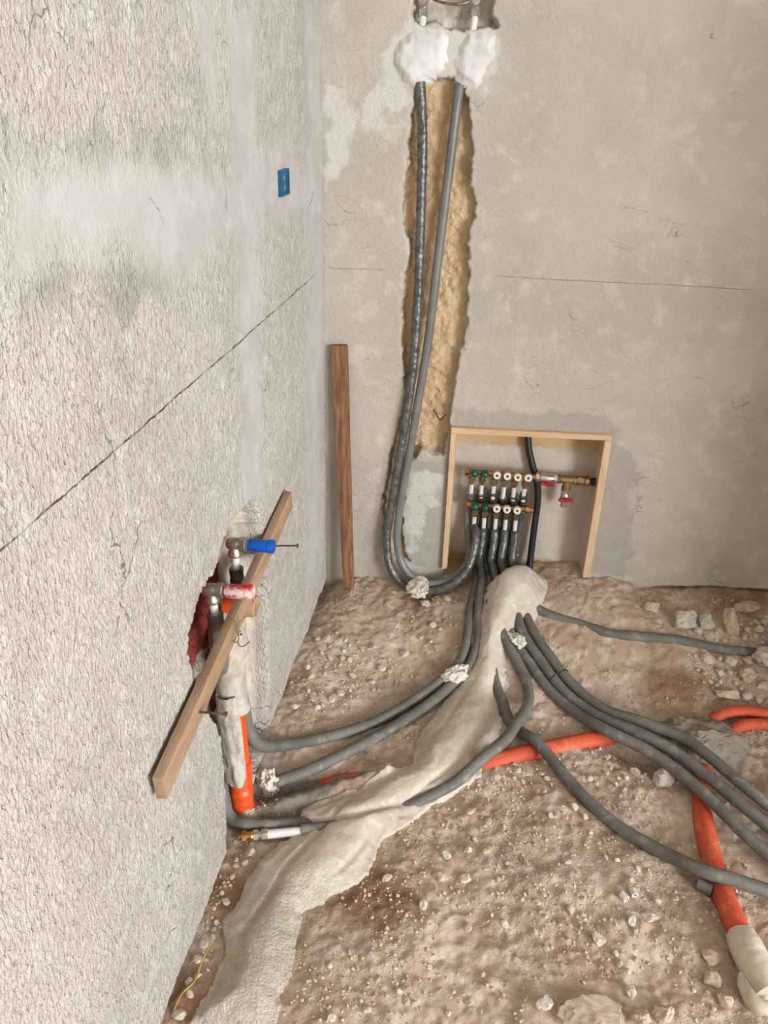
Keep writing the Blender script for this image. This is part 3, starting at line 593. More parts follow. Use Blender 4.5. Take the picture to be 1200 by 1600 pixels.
run('grey pipe passing under the curled pipe and off across bare earth', LO[2], 4, False, .528, [(0.552, -0.077, 0.158), (0.559, -0.204, 0.107), (0.557, -0.324, 0.055), (0.573, -0.413, 0.025)]+[(0.589, -0.456, 0.016), (0.613, -0.535, 0.007), (0.646, -0.587, 0.013), (0.699, -0.647, 0.012), (0.773, -0.745, 0.012), (0.855, -0.835, 0.013), (0.945, -0.900, 0.019), (1.025, -0.960, 0.041), (1.068, -0.971, 0.042), (1.150, -0.984, 0.037), (1.228, -0.990, 0.025), (1.345, -1.025, 0.013), (1.466, -1.080, 0.013)])
run('lowest of three grey pipes running side by side over the pit', UO[3], 5, True, .543, [(0.563, -0.050, 0.166), (0.597, -0.191, 0.115)]+[(0.621, -0.263, 0.084), (0.667, -0.326, 0.057), (0.722, -0.399, 0.031), (0.789, -0.474, 0.025), (0.863, -0.557, 0.044), (0.953, -0.611, 0.044), (1.021, -0.673, 0.043), (1.080, -0.753, 0.044), (1.137, -0.828, 0.034), (1.183, -0.873, 0.023), (1.250, -0.928, 0.014), (1.340, -0.968, 0.014), (1.451, -1.004, 0.014)])
run('middle of three grey pipes running side by side over the pit', LO[3], 6, False, .558, [(0.579, -0.074, 0.160), (0.615, -0.190, 0.116)]+[(0.635, -0.246, 0.094), (0.694, -0.324, 0.061), (0.757, -0.402, 0.032), (0.840, -0.478, 0.027), (0.944, -0.554, 0.046), (1.017, -0.602, 0.046), (1.081, -0.671, 0.045), (1.140, -0.745, 0.046), (1.199, -0.803, 0.035), (1.271, -0.857, 0.016), (1.373, -0.910, 0.016), (1.489, -0.941, 0.016)])
run('uppermost of three grey pipes running side by side over the pit', UO[4], 7, True, .573, [(0.590, -0.046, 0.167), (0.628, -0.178, 0.122)]+[(0.647, -0.230, 0.104), (0.706, -0.306, 0.071), (0.775, -0.382, 0.041), (0.858, -0.458, 0.031), (0.966, -0.514, 0.047), (1.049, -0.550, 0.047), (1.108, -0.615, 0.048), (1.166, -0.692, 0.047), (1.215, -0.738, 0.038), (1.293, -0.784, 0.018), (1.412, -0.839, 0.017), (1.532, -0.869, 0.017)])
run('grey pipe half buried in earth along the back wall towards the rubble', LO[4], 8, False, .588, [(0.607, -0.072, 0.162), (0.642, -0.146, 0.136)]+[(0.687, -0.160, 0.117), (0.759, -0.170, 0.109), (0.834, -0.187, 0.107), (0.888, -0.209, 0.107), (0.981, -0.204, 0.104), (1.090, -0.205, 0.105), (1.196, -0.219, 0.101), (1.302, -0.221, 0.101)])
run('grey corrugated pipe at the foot of the chase running under the mortar', UO[5], 9, True, .604, [(0.616, -0.043, 0.168), (0.607, -0.161, 0.107), (0.555, -0.268, 0.060), (0.531, -0.411, 0.006), (0.461, -0.600, -0.016), (0.352, -0.753, -0.026), (0.256, -0.860, -0.016), (0.179, -0.933, 0.001), (0.109, -0.957, 0.009)]+[(0.046, -0.975, 0.017), (0.018, -0.978, 0.023), (-0.012, -0.966, 0.023), (-0.026, -0.946, 0.070), (-0.044, -0.899, 0.120)])
DRAIN = [(-0.035, -0.863, 0.417), (-0.030, -0.871, 0.345), (-0.024, -0.887, 0.268), (-0.018, -0.901, 0.177), (-0.014, -0.908, 0.114), (-0.006, -0.931, 0.025)]
CROSSING = [(0.160, -0.813, -0.020), (0.214, -0.802, -0.006), (0.261, -0.774, -0.013), (0.307, -0.721, -0.047), (0.426, -0.673, -0.052), (0.508, -0.672, -0.026), (0.547, -0.676, -0.006), (0.702, -0.606, -0.002), (0.857, -0.531, -0.008), (0.947, -0.455, -0.043)]
RIGHT_DRAIN = [(1.106, -0.591, -0.019), (1.083, -0.682, -0.010), (1.063, -0.816, 0.006), (1.064, -0.945, 0.006), (1.074, -1.047, 0.012), (1.084, -1.102, 0.012), (1.099, -1.178, 0.012)]
BLACK = [(.600, .080, .640), (.603, .078, .620), (.612, .068, .560), (.630, .062, .505), (.648, .060, .455), (.657, .059, .400), (.657, .052, .300), (.656, .040, .190), (.655, .01, .115)]
def push_apart():
    fixed = [(DRAIN+[tuple(Vector(DRAIN[-1])+Vector((.012, .010, -.034))), tuple(Vector(DRAIN[-1])+Vector((.028, .022, -.052)))], .0285), (CROSSING, .0245), (RIGHT_DRAIN, .0245), (BLACK, .0110), ([(.44, MY, LZ), (.64, MY, LZ)], .0110)]
    X = [p['P'] for p in PIPES]+[resample(spline(c, .006)) for c, r in fixed]
    rad = np.concatenate([p['r'] for p in PIPES]+[np.full(len(x), r) for x, (c, r) in zip(X[len(PIPES):], fixed)])
    pid = np.concatenate([np.full(len(x), i) for i, x in enumerate(X)]); X = np.concatenate(X); X0 = X.copy(); mob = np.zeros(len(X)); spans = []
    for i, p in enumerate(PIPES):
        ix = np.where(pid == i)[0]; n = len(ix); k = np.arange(n); mob[ix] = np.clip((k-3)/6, 0, 1)*np.clip((n-1-k)/6, 0, 1); spans.append((ix[0], ix[-1]+1))
    D = np.zeros_like(X); IJ = None
    for it in range(420):
        if it % 70 == 0:
            I, J = [], []
            for a in range(0, len(X), 400):
                d = np.linalg.norm(X[a:a+400, None]-X[None], axis=2); ii, jj = np.where(d < .085); ii += a
                k = (ii < jj) & (pid[ii] != pid[jj]) & (mob[ii]+mob[jj] > 0); I.append(ii[k]); J.append(jj[k])
            I = np.concatenate(I); J = np.concatenate(J)
        d = X[I]-X[J]; L = np.linalg.norm(d, axis=1)+1e-9; pen = rad[I]+rad[J]+.0004-L; k = pen > 0
        if not k.any(): break
        i, j = I[k], J[k]; v = d[k]/L[k, None]*(pen[k]*.8)[:, None]; wi = (mob[i]/(mob[i]+mob[j]))[:, None]
        acc = np.zeros_like(X); cnt = np.zeros(len(X)); np.add.at(acc, i, v*wi); np.add.at(acc, j, -v*(1-wi)); np.add.at(cnt, i, 1); np.add.at(cnt, j, 1)
        D += acc/np.maximum(cnt, 1)[:, None]
        for a, b in spans:
            q = D[a:b]; q[1:-1] = .5*q[1:-1]+.25*(q[:-2]+q[2:]); q[0] = q[-1] = 0
        D[:, 2] = np.maximum(D[:, 2], -.010)
        X = X0+D; inn = (X[:, 2] > .19) & (X[:, 0] > .40) & (X[:, 1] > 0); X[inn, 1] = np.minimum(X[inn, 1], .081-rad[inn]); D = X-X0
    for p, (a, b) in zip(PIPES, spans): p['P'] = X[a:b]
push_apart()
for p in PIPES:
    V = [Vector(q) for q in p['P']]; e = empty('heating_pipe', min(V, key=lambda q: q.z), p['label'], 'pipe')
    fine = lambda W, st: spline([W[0]]+W[2:-2:3]+[W[-1]], st)
    if p['cut'] is None:
        MB().sweep(fine(V, .0042 if p['ripple'] else .008), p['r0'], 14, p['ripple'], p['pitch'], .0006, p['seed']).build('insulation', M[p['mat']], e, 60)
    else:
        c = p['cut']; MB().sweep(fine(V[:c+1], .006), R1, 14, .0016, .021, .0008, p['seed']+5).build('wrapped_insulation', M['tape'], e, 60)
        MB().sweep(fine(V[c:], .006), lambda q, t: R1+(RF-R1)*min(1, q/.12), 14, 0, .02, .0007, p['seed']+9).build('insulation', M['foam_floor'], e, 60)
    w = MB().sweep(spline(p['white'], .006), .0068, 12).build('inner_pipe', M['pex'], e, 60); w['label'] = 'bare white inner pipe'
# black pipe passing behind the upper manifold
tag(MB().sweep(spline(BLACK, .008), .0105, 14).build('black_pipe', M['black'], None, 60), 'black pipe running down behind the upper manifold into the mortar', 'pipe')
# cable tie round two of the side-by-side pipes
pa, pb = PIPES[7]['P'], PIPES[8]['P']; i = int(np.argmin(np.linalg.norm(pa-np.array((0.738, -0.369, 0.047)), axis=1))); j = int(np.argmin(np.linalg.norm(pb-pa[i], axis=1)))
ta, tb = Vector(pa[i]), Vector(pb[j]); td = Vector(pa[i+4]-pa[i-4]).normalized()
tu = (tb-ta); tu = (tu-td*tu.dot(td)); hw = tu.length/2; tu.normalize(); tn = td.cross(tu); tc = (ta+tb)/2; loop = []
for k in range(33):
    a = 2*math.pi*k/32; loop.append(tc+tu*((hw if math.cos(a) > 0 else -hw)+math.cos(a)*.0164)+tn*(math.sin(a)*.0164))
e = empty('cable_tie', tc, 'black cable tie binding two of the side-by-side grey pipes', 'cable tie')
MB().sweep(loop, .0014, 6).build('strap', M['black'], e, 60)
MB().box(tc+tn*(.0185 if tn.z > 0 else -.0185), (.006, .005, .004)).build('lock_head', M['black'], e, 0)
# brass fitting on the end of the curled pipe
e = empty('brass_fitting', (0.034, -1.002, 0.006), 'brass union with white pipe stub lying by the foot of the wall', 'fitting')
A = Vector((0.144, -0.978, 0.017)); Bp = Vector((0.002, -1.021, 0.020)); d = (Bp-A).normalized(); L_ = (Bp-A).length
MB().lathe(A-d*.015, d, [(0, .0105), (L_*.52+.015, .0105)], 14).build('white_pipe_stub', M['pex'], e)
b = MB(); hexnut(b, A+d*(L_*.50), d, .0130, .014); b.lathe(A+d*(L_*.5+.014), d, [(0, .0095), (.008, .0095)], 14); hexnut(b, A+d*(L_*.5+.020), d, .0125, .012); b.build('hex_nut', M['nickel'], e, 25)
b = MB(); b.lathe(A+d*(L_*.5+.030), d, [(0, .010), (.006, .0115), (.012, .010), (.018, .010)], 14); hexnut(b, A+d*(L_*.5+.046), d, .0135, .012); b.lathe(A+d*(L_*.5+.058), d, [(0, .008), (.006, .008)], 12); b.build('brass_end', M['brass'], e, 25)

# ------------------------------------------------------------------ fittings in the open chase
def plug_set(name, label, o, plug_mat, pd, down, r, l):
    o = Vector(o); d = Vector(pd).normalized(); w = Vector(down).normalized()
    e = empty(name, o, label, 'fitting')
    b = MB(); b.lathe(o-d*.016, d, [(0, .010), (.004, .0135), (.022, .0140), (.028, .0125)], 16); b.lathe(o, w, [(0, .012), (.018, .0125), (.020, .0145), (.030, .0145), (.031, .011)], 16)
    b.build('elbow', M['nickel'], e, 45)
    b = MB(); hexnut(b, o+d*.012, d, .0158, .014); b.lathe(o+d*.026, d, [(0, .0130), (.006, .0130)], 14); b.build('union_nut', M['nickel'], e, 25)
    p = o+d*.031; prof = [(0, r*.92), (.003, r), (l*.75, r), (l*.76, r*1.06), (l*.97, r*1.06), (l, r), (l, r*.72), (l-.006, r*.68)]
    MB().lathe(p, d, prof, 20).build('plug', plug_mat, e, 35)
    for k in range(3):
        a = k*2.1+.3; u = d.cross(Vector((0, 0, 1))).normalized(); v = d.cross(u); q = u*math.cos(a)+v*math.sin(a)
        MB().box(p+d*(l*.87)+q*(r*1.07), (l*.18, .004, .003), Matrix((d, d.cross(q), q)).transposed()).build('plug_rib', plug_mat, e, 0)
    MB().lathe(o+w*.028, w, [(0, .0088), (.045, .0088)], 14).build('inner_pipe', M['pex'], e)
    return e, o+w*.062, w
OB = Vector((-0.030, -0.791, 0.645)); OR = Vector((-0.030, -0.945, 0.627))
e, p, w = plug_set('plugged_elbow', 'nickel elbow closed with a bright blue test plug above the batten', OB, M['blue'], (1, .02, -.01), (0, .02, -1), .0138, .056)
MB().sweep(spline([p, p+w*.03, p+w*.08+Vector((-.01, .02, 0)), p+w*.17+Vector((-.02, .05, 0))], .005), .0145, 14, .0015, .02).build('insulation', M['tape'], e, 60)
e, p, w = plug_set('plugged_elbow', 'nickel elbow closed with a red test plug smeared with plaster', OR, M['redplug'], (1, .02, .02), (.03, .10, -1), .0145, .056)
MB().sweep(spline([p, p+w*.03, p+w*.06, p+w*.10+Vector((-.005, .01, 0)), p+w*.18+Vector((-.02, .03, 0))], .005), .0160, 14, .0012, .018).build('insulation', M['foam'], e, 60)
# orange drain: stub sticking out and the vertical pipe with elbow
OS = Vector((-0.045, -0.832, 0.522))
e = empty('drain_stub', OS, 'orange drain stub with a brown paper stopper between the plugs', 'pipe')
MB().lathe(OS, (1, .0, -.05), [(0, .025), (.030, .025), (.030, .027), (.040, .027)], 22).build('orange_pipe', M['orange'], e)
o2 = OS+Vector((.038, 0, -.002)); MB().lathe(o2, (1, 0, -.08), [(0, .0255), (.010, .0265), (.022, .0250), (.030, .0240), (.032, .021), (.026, .018)], 18).build('paper_stopper', M['cap_brown'], e, 40)
DP = DRAIN[:5]
e = empty('drain_pipe', (-0.012, -0.922, 0.001), 'upright orange drain pipe with elbow caked with plaster in the chase', 'pipe')
MB().sweep(spline(DP, .006), .0245, 20).build('orange_pipe', M['orange'], e, 60)
a = Vector(DP[-1]); dn = (Vector(DP[-1])-Vector(DP[-2])).normalized(); bt = Vector((-0.006, -0.931, 0.025))
MB().sweep(spline([a-dn*.02, a+dn*.01, a.lerp(bt, .6), bt], .004), lambda s, t: .0275 if s < .035 else .0262+.0022*(1 if .075 < s < .085 else 0), 20).build('elbow_socket', M['orange'], e, 50)
MB().sweep(spline([bt-dn*.01, bt+Vector((.003, 0, -.016)), bt+Vector((.012, .010, -.034)), bt+Vector((.028, .022, -.052))], .004), .0262, 20).build('elbow', M['orange'], e, 50)
def shell_plaster(path, r, a0, a1, parent, seed):          # ragged crust of plaster round part of a pipe
    P = spline(path, .005); n = len(P); K = 26; co = []; s_in = []
    for i, p in enumerate(P):
        t = (P[min(i+1, n-1)]-P[max(i-1, 0)]).normalized(); u = Vector((1, 0, 0)); u = (u-t*u.dot(t)).normalized(); w = t.cross(u)
        for k in range(K):
            f = k/(K-1); a = a0+(a1-a0)*f
            s = min(f, 1-f)*.06+min(i, n-1-i)*.0022-.010+.016*float(fbm(np.array([i*.16]), np.array([k*.32]), seed, 3)[0])
            h = r+(.002+.007*float(sstep(0, .012, s))+.005*float(fbm(np.array([i*.12+4]), np.array([k*.25]), seed+5, 3)[0]) if s > 0 else -.004)
            co.append(p+u*(h*math.cos(a))+w*(h*math.sin(a))); s_in.append(s)
    q = []
    for i in range(n-1):
        for k in range(K-1):
            ids = (i*K+k, i*K+k+1, (i+1)*K+k+1, (i+1)*K+k)
            if max(s_in[j] for j in ids) > 0: q.append(ids)
    return quad_mesh('plaster_crust', np.array([tuple(c) for c in co]), np.array(q), {}, M['crust'], True, parent)
shell_plaster([(-0.038, -0.851, 0.451)]+DP[:3], .0245, -2.0, 3.2, e, 401)
shell_plaster([(-0.026, -0.888, 0.323), (-0.022, -0.899, 0.241), (-0.016, -0.912, 0.157), (-0.012, -0.918, 0.095)], .0262, .75, 3.1, e, 411)
shell_plaster([(-0.060, -0.799, 0.464), (-0.050, -0.824, 0.430), (-0.045, -0.830, 0.364), (-0.040, -0.840, 0.300)], .036, -2.0, 2.8, e, 421)
# tie wire loops hanging from the stub
tw = MB(); tw.sweep(spline([(0.030, -1.015, 0.616), (0.032, -0.988, 0.587), (0.032, -0.990, 0.554), (0.032, -1.003, 0.551), (0.032, -0.977, 0.538), (0.030, -0.958, 0.584)], .003), .0011, 6); tw.sweep(spline([(0.030, -0.957, 0.545), (0.032, -0.982, 0.532), (0.032, -0.954, 0.503), (0.032, -0.914, 0.486)], .003), .0011, 6)
tag(tw.build('tie_wire', M['wire'], None, 60), 'thin twisted tie wire hanging over the batten in the chase', 'wire')

# blue electrical box in the left wall
e = empty('electrical_box', (0.000, -0.420, 1.303), 'small blue electrical box set into the left wall', 'box')
ey0, ey1, ez0, ez1 = -.448, -.378, 1.302, 1.354; b = MB()
for c, sz in (((-.004, (ey0+ey1)/2, ez1-.002), (.024, ey1-ey0, .004)), ((-.004, (ey0+ey1)/2, ez0+.002), (.024, ey1-ey0, .004)), ((-.004, ey0+.002, (ez0+ez1)/2), (.024, .004, ez1-ez0-.008)), ((-.004, ey1-.002, (ez0+ez1)/2), (.024, .004, ez1-ez0-.008))): b.box(c, sz)
b.build('rim', M['bluebox'], e, 0)
MB().box((.001, (ey0+ey1)/2, (ez0+ez1)/2), (.006, ey1-ey0-.006, ez1-ez0-.006)).build('back_plate', M['bluebox'], e, 0)
for zz in (.32, .68): MB().lathe((.003, ey0+(ey1-ey0)*.5, ez0+(ez1-ez0)*zz), (1, 0, 0), [(0, .006), (.003, .006), (.0035, .004)], 12).build('screw_boss', M['nickel'], e)

# fittings at the top of the stone chase
for px_, lab in ((0, 'left-hand capped riser end above the gypsum with white pipe showing'), (1, 'right-hand capped riser end above the gypsum with white pipe showing')):
    A, Bq = (((0.244, 0.010, 1.633), (0.244, 0.020, 1.678)), ((0.365, 0.008, 1.630), (0.368, 0.020, 1.679)))[px_]
    A, Bq = Vector(A), Vector(Bq); d = (Bq-A).normalized(); n = (Bq-A).length
    lab = ('white riser end with brass elbow above the gypsum over the taped riser', 'white riser end with brass elbow above the gypsum over the smooth riser')[px_]
    e = empty('riser_end', A, lab, 'pipe')
    MB().lathe(A-d*.02, d, [(0, .0085), (n+.02, .0085)], 14).build('inner_pipe', M['pex'], e)
    b = MB(); hexnut(b, Bq-d*.012, d, .0125, .016); b.lathe(Bq+d*.004, d, [(0, .010), (.03, .010), (.05, .012)], 14); b.lathe(Bq+d*.018+Vector((0, .006, 0)), (0, -1, .1), [(0, .012), (.018, .0125), (.020, .011), (.034, .010), (.034, .006)], 14)
    b.build('brass_elbow', M['nickel'], e, 35)
tag(MB().sweep(spline([(0.254, 0.012, 1.708), (0.280, -0.004, 1.697), (0.312, -0.010, 1.691), (0.342, -0.006, 1.693), (0.363, 0.006, 1.703)], .004), .0030, 8).build('steel_wire', M['wire'], None, 60), 'bowed steel wire strung between the two riser ends', 'wire')

# bent rusty nail in the yellow stone
tag(MB().sweep(spline([(0.322, -0.012, 0.693), (0.335, -0.016, 0.674), (0.343, -0.016, 0.662)], .003)+spline([(0.345, -0.015, 0.662), (0.351, -0.010, 0.669), (0.358, 0.020, 0.666)], .003), .0019, 6).build('bent_nail', M['rust'], None, 60), 'bent rusty nail sticking out of the yellow stone', 'nail')

# ------------------------------------------------------------------ orange pipes on the floor
def pipe(name, label, pts, r, mat, cat='pipe', step=.008, seg=18):
    return tag(MB().sweep(spline(pts, step), r, seg).build(name, M[mat], None, 60), label, cat)
pipe('drain_pipe', 'dusty orange drain pipe half buried in earth crossing under the grey pipes', CROSSING, .0235, 'orange_dusty')
e = empty('drain_pipe', (1.069, -0.979, -0.000), 'dusty orange pipe under the grey pipes with a pale wrapped end', 'pipe')
RP = RIGHT_DRAIN
MB().sweep(spline(RP, .007), .0235, 18).build('orange_pipe', M['orange_dusty'], e, 60)
wp = spline([(1.076, -1.077, 0.017), (1.082, -1.112, 0.018), (1.091, -1.152, 0.018), (1.104, -1.195, 0.017)], .004)
MB().sweep(wp, lambda s, t: .0265+.0065*math.sin(min(1, s/.03)*1.5)-.004*max(0, s/t-.8)*5, 20, 0, .02, .0022, 77).build('plastic_wrap', M['wrap'], e, 50)
wq = spline([(1.062, -1.162, 0.010), (1.064, -1.194, 0.010), (1.075, -1.218, 0.010), (1.108, -1.219, 0.010)], .004)
MB().sweep(wq, lambda s, t: .010+.005*math.sin(s/t*3.0), 14, 0, .02, .003, 79).build('wrap_tail', M['wrap'], e, 50)
pipe('orange_hose', 'dusty orange flexible conduit beyond the grey lump, the far one of two', [(1.159, -0.422, 0.008), (1.194, -0.415, 0.030), (1.247, -0.402, 0.034), (1.305, -0.405, 0.034), (1.385, -0.413, 0.032), (1.515, -0.414, 0.032), (1.631, -0.404, 0.035)], .0155, 'orange_dusty')
pipe('orange_hose', 'dusty orange flexible conduit beyond the grey lump, the near one of two', [(1.194, -0.471, -0.001), (1.220, -0.456, 0.022), (1.261, -0.440, 0.024), (1.306, -0.437, 0.025), (1.394, -0.445, 0.024), (1.506, -0.448, 0.023), (1.620, -0.439, 0.025)], .0155, 'orange_dusty')

# ------------------------------------------------------------------ lumps, splats, stones
def rock_mesh(seed, sub=2, cuts=9, rough=.10):
    rg = random.Random(seed); bm = bmesh.new(); bmesh.ops.create_icosphere(bm, subdivisions=sub, radius=1)
    for _ in range(cuts):
        n = Vector((rg.gauss(0, 1), rg.gauss(0, 1), rg.gauss(0, 1))).normalized(); dd = rg.uniform(.55, .85)
        for v in bm.verts:
            k = v.co.dot(n)-dd
            if k > 0: v.co -= n*k
    off = Vector((rg.uniform(0, 50), rg.uniform(0, 50), rg.uniform(0, 50)))
    for v in bm.verts:
        n = noise.fractal(v.co*2.2+off, .9, 2.1, 5, noise_basis='PERLIN_ORIGINAL')
        v.co *= 1+rough*n+min(rough*.2, .025)*rg.uniform(-1, 1)
    bm.normal_update()
    me = bpy.data.meshes.new('stone'); bm.to_mesh(me); bm.free()
    return me
ROCKS = []
for i in range(9):
    me = rock_mesh(100+i); me.materials.append(ST[i % 3]); ROCKS.append(me)
def place_rock(me, x, y, sx, sy, sz, rz, label, group=None, name='stone', cat='stone', sink=.22, on=None):
    o = bpy.data.objects.new(name, me); COL.objects.link(o); z = on if on is not None else top(x, y)
    o.location = (x, y, z+sz*(.72-sink)); o.scale = (sx, sy, sz); o.rotation_euler = (random.uniform(-.25, .25), random.uniform(-.25, .25), rz)
    return tag(o, label, cat, group)
big = [  # world point, half sizes, rotation, mesh, label
 ((1.023, -0.106, 0.133), .026, .020, .022, .3, 1, 'tan angular stone standing alone behind the half-buried pipe'),
 ((1.111, -0.146, 0.125), .046, .034, .030, .2, 2, 'crumbly grey mortar chunk, largest lump behind the half-buried pipe'),
 ((1.173, -0.148, 0.128), .028, .026, .024, 1.2, 5, 'grey mortar chunk touching the largest crumbly lump'),
 ((1.148, -0.178, 0.114), .015, .014, .013, .5, 8, 'small grey chunk between mortar lump and half-buried pipe'),
 ((1.240, -0.158, 0.127), .028, .030, .052, .2, 4, 'tall tan brick-shaped stone standing near the back wall'),
 ((1.299, -0.082, 0.158), .038, .024, .020, .1, 7, 'wide tan stone lying behind the tall brick-shaped one'),
 ((1.167, -0.256, 0.078), .022, .017, .016, .2, 3, 'rounded tan stone below the end of half-buried pipe'),
 ((1.228, -0.258, 0.079), .020, .017, .016, .9, 0, 'pale stone pressed against the end of half-buried pipe'),
 ((1.278, -0.250, 0.084), .019, .014, .012, .4, 4, 'flat tan stone leaning on the half-buried pipe end'),
 ((1.327, -0.246, 0.087), .042, .036, .036, .4, 6, 'largest pale boulder in the rubble heap beside the back wall'),
 ((1.268, -0.297, 0.060), .022, .024, .022, 1.0, 1, 'upright tan stone beside the largest pale boulder'),
 ((1.197, -0.286, 0.064), .015, .014, .012, 1.4, 2, 'small grey stone between two rounded tan stones'),
 ((1.313, -0.318, 0.051), .026, .016, .014, 0, 0, 'flat pale stone under the largest pale boulder'),
 ((1.210, -0.349, 0.036), .034, .022, .018, .1, 7, 'flat pale tan stone lying alone above the orange conduits'),
 ((1.261, -0.348, 0.037), .018, .015, .013, .6, 8, 'small grey stone above the orange conduits'),
 ((0.990, -0.663, -0.000), .030, .024, .026, .3, 5, 'smooth grey rounded block tucked under the lowest side-by-side pipe'),
 ((0.354, -1.063, -0.001), .014, .009, .008, .6, 3, 'small white chip on dark damp earth beside the mortar'),
 ((0.904, -1.055, -0.001), .024, .014, .012, -.6, 0, 'crumbly whitish mortar chip in the middle of bare earth'),
 ((0.794, -1.124, -0.001), .018, .013, .012, -.6, 6, 'pale angular chip lying below the two small pipe offcuts'),
 ((0.682, -1.281, -0.001), .019, .016, .015, 0, 8, 'round whitish stone near the foot of the mortar bed'),
 ((0.860, -1.274, -0.000), .022, .018, .016, .3, 4, 'tan stone of a close pair embedded in the earth'),
 ((0.900, -1.256, -0.000), .022, .018, .017, .8, 7, 'squarish tan stone of a close pair embedded in the earth'),
 ((0.846, -1.224, -0.001), .011, .015, .011, .2, 0, 'oval pale pebble above the close pair of tan stones'),
 ((1.015, -1.126, -0.000), .030, .020, .012, .2, 1, 'flat tan slab sunk in the earth beside the wrapped orange pipe'),
 ((1.007, -1.169, -0.000), .020, .018, .013, .6, 4, 'flat tan stone just below the sunken slab'),
 ((1.021, -1.210, -0.001), .018, .015, .013, 0, 7, 'blunt tan stone beside the pale wrapped pipe end'),
 ((0.775, -1.283, -0.001), .075, .045, .016, .3, 1, 'broad flat slab of earth-coloured stone lying low in the dirt'),
 ((0.033, -0.442, 0.039), .014, .011, .010, 0, 0, 'pale stone in the crumbs at the foot of the side wall'),
 ((0.040, -0.617, 0.045), .012, .011, .009, .4, 3, 'pale stone between the side wall foot and the upper sweeping pipe'),
 ((1.039, -0.965, -0.000), .0, 0, 0, 0, 0, ''),
]
for p, sx, sy, sz, rz, mi, lab in big:
    if not lab: continue
    me = rock_mesh(500+int(p[0]*1000), 4 if sx > .02 else 3, 11, .16); me.materials.append(M['slab'] if sx > .06 else ST[mi % 3]); place_rock(me, p[0], p[1], sx, sy, sz, rz, lab)
lump = rock_mesh(881, 5, 6, .15); lump.materials.append(M['lump'])
q = (1.126, -0.526, -0.000); place_rock(lump, q[0], q[1], .150, .105, .075, -.35, 'large grey-brown concrete lump lying beside the orange conduits', None, 'concrete_lump', 'rubble', .3, on=float(base_h(q[0], q[1]))-.062)
def splat(p, sx, sy, sz, seed, label, z=None, name='mortar_splat'):
    me = rock_mesh(seed, 4, 2, .34); me.materials.append(M['splat']); o = place_rock(me, p[0], p[1], sx, sy, sz, random.uniform(0, 3), label, None, name, 'mortar', .3, on=z)
    return o
q = (0.029, -0.841, 0.002); splat(q, .030, .026, .034, 601, 'white mortar lump plugging the end of lower sweeping pipe')
q = (0.308, -0.088, 0.127); splat(q, .058, .036, .017, 603, 'white plaster splat holding the two riser loops to the ground', z=q[2]-.004)
q = (0.620, -0.270, 0.086); splat(q, .034, .022, .020, 605, 'white mortar splat over the side-by-side pipes leaving the mortar', z=q[2]-.002)
q = (0.455, -0.391, 0.034); splat(q, .026, .042, .022, 607, 'white mortar splat over the two sweeping pipes at the mortar edge', z=q[2]-.004)
q = (0.338, -0.125, 0.083); splat(q, .022, .014, .008, 609, 'flat grey mortar drop below the riser loops')
q = (0.543, -0.022, 0.159); splat(q, .014, .008, .008, 611, 'small white plaster dab on the pipes below lower manifold', z=q[2]-.004)
# pipe offcuts
def offcut(p, d, r, l, mat, label):
    z = top(p[0], p[1]); d = Vector(d).normalized(); o = Vector((p[0], p[1], z+r*.85))-d*l/2
    tag(MB().lathe(o, d, [(0, r*.6), (0, r), (l, r), (l, r*.6), (l*.4, r*.55)], 16).build('pipe_offcut', M[mat], None, 35), label, 'pipe offcut')
offcut((1.030, -0.971, -0.001), (.9, -.4, 0), .013, .030, 'foam_floor', 'dark grey foam pipe offcut lying against the orange pipe')
offcut((0.856, -1.021, -0.000), (.6, -.8, 0), .0080, .015, 'pex', 'short white pipe offcut on bare earth')
offcut((0.877, -1.010, -0.000), (.3, -1, 0), .0075, .014, 'splat', 'short beige pipe offcut touching the white one')
# yellow strand by the wall
ys_ = [(p[0], p[1], top(p[0], p[1])+.004+k) for p, k in zip([(0.035, -1.270, 0.003), (0.032, -1.307, 0.002), (0.029, -1.345, 0.001), (0.015, -1.373, 0.000), (0.009, -1.401, -0.000)], (.012, .010, .004, .006, .0))]
tag(MB().sweep(spline(ys_, .004), .0018, 6).build('yellow_strand', M['strand'], None, 60), 'thin yellow strand lying between the side wall and the mortar', 'strand')

# pebbles: the larger ones singly, the finest as gravel
ZONES = [([(-0.086, -0.197), (0.015, -0.187), (0.155, -0.290), (0.318, -0.351), (0.198, -0.530), (-0.008, -0.698), (-0.030, -0.555), (-0.009, -0.344)], 46, 'pebble among the crumbs between the side wall and the upper sweeping pipe', 'pebbles at the foot of the side wall'),
         ([(1.128, -0.195), (1.358, -0.096), (1.343, -0.357), (1.211, -0.390), (1.135, -0.306)], 44, 'pebble in the rubble heap beside the back wall', 'pebbles in the rubble heap'),
         ([(0.305, -1.135), (0.472, -0.873), (0.715, -0.691), (0.915, -0.836), (1.014, -0.988), (0.996, -1.259), (0.242, -1.381), (0.245, -1.231)], 84, 'pebble scattered over bare earth between mortar bed and wrapped orange pipe', 'pebbles on the bare earth'),
         ([(-0.008, -1.085), (0.052, -1.022), (0.029, -1.214), (0.038, -1.280), (0.021, -1.405), (-0.000, -1.408)], 22, 'pebble in the gap between side wall and mortar bed', 'pebbles beside the mortar bed'),
         ([(0.587, -0.646), (0.887, -0.548), (0.958, -0.628), (0.868, -0.728), (0.747, -0.685), (0.620, -0.749)], 22, 'pebble along the near side of the crossing orange pipe', 'pebbles by the orange pipe'),
         ([(0.251, -0.143), (0.466, -0.093), (0.480, -0.276), (0.284, -0.378)], 12, 'pebble on the earth below the riser loops', 'pebbles below the riser loops')]
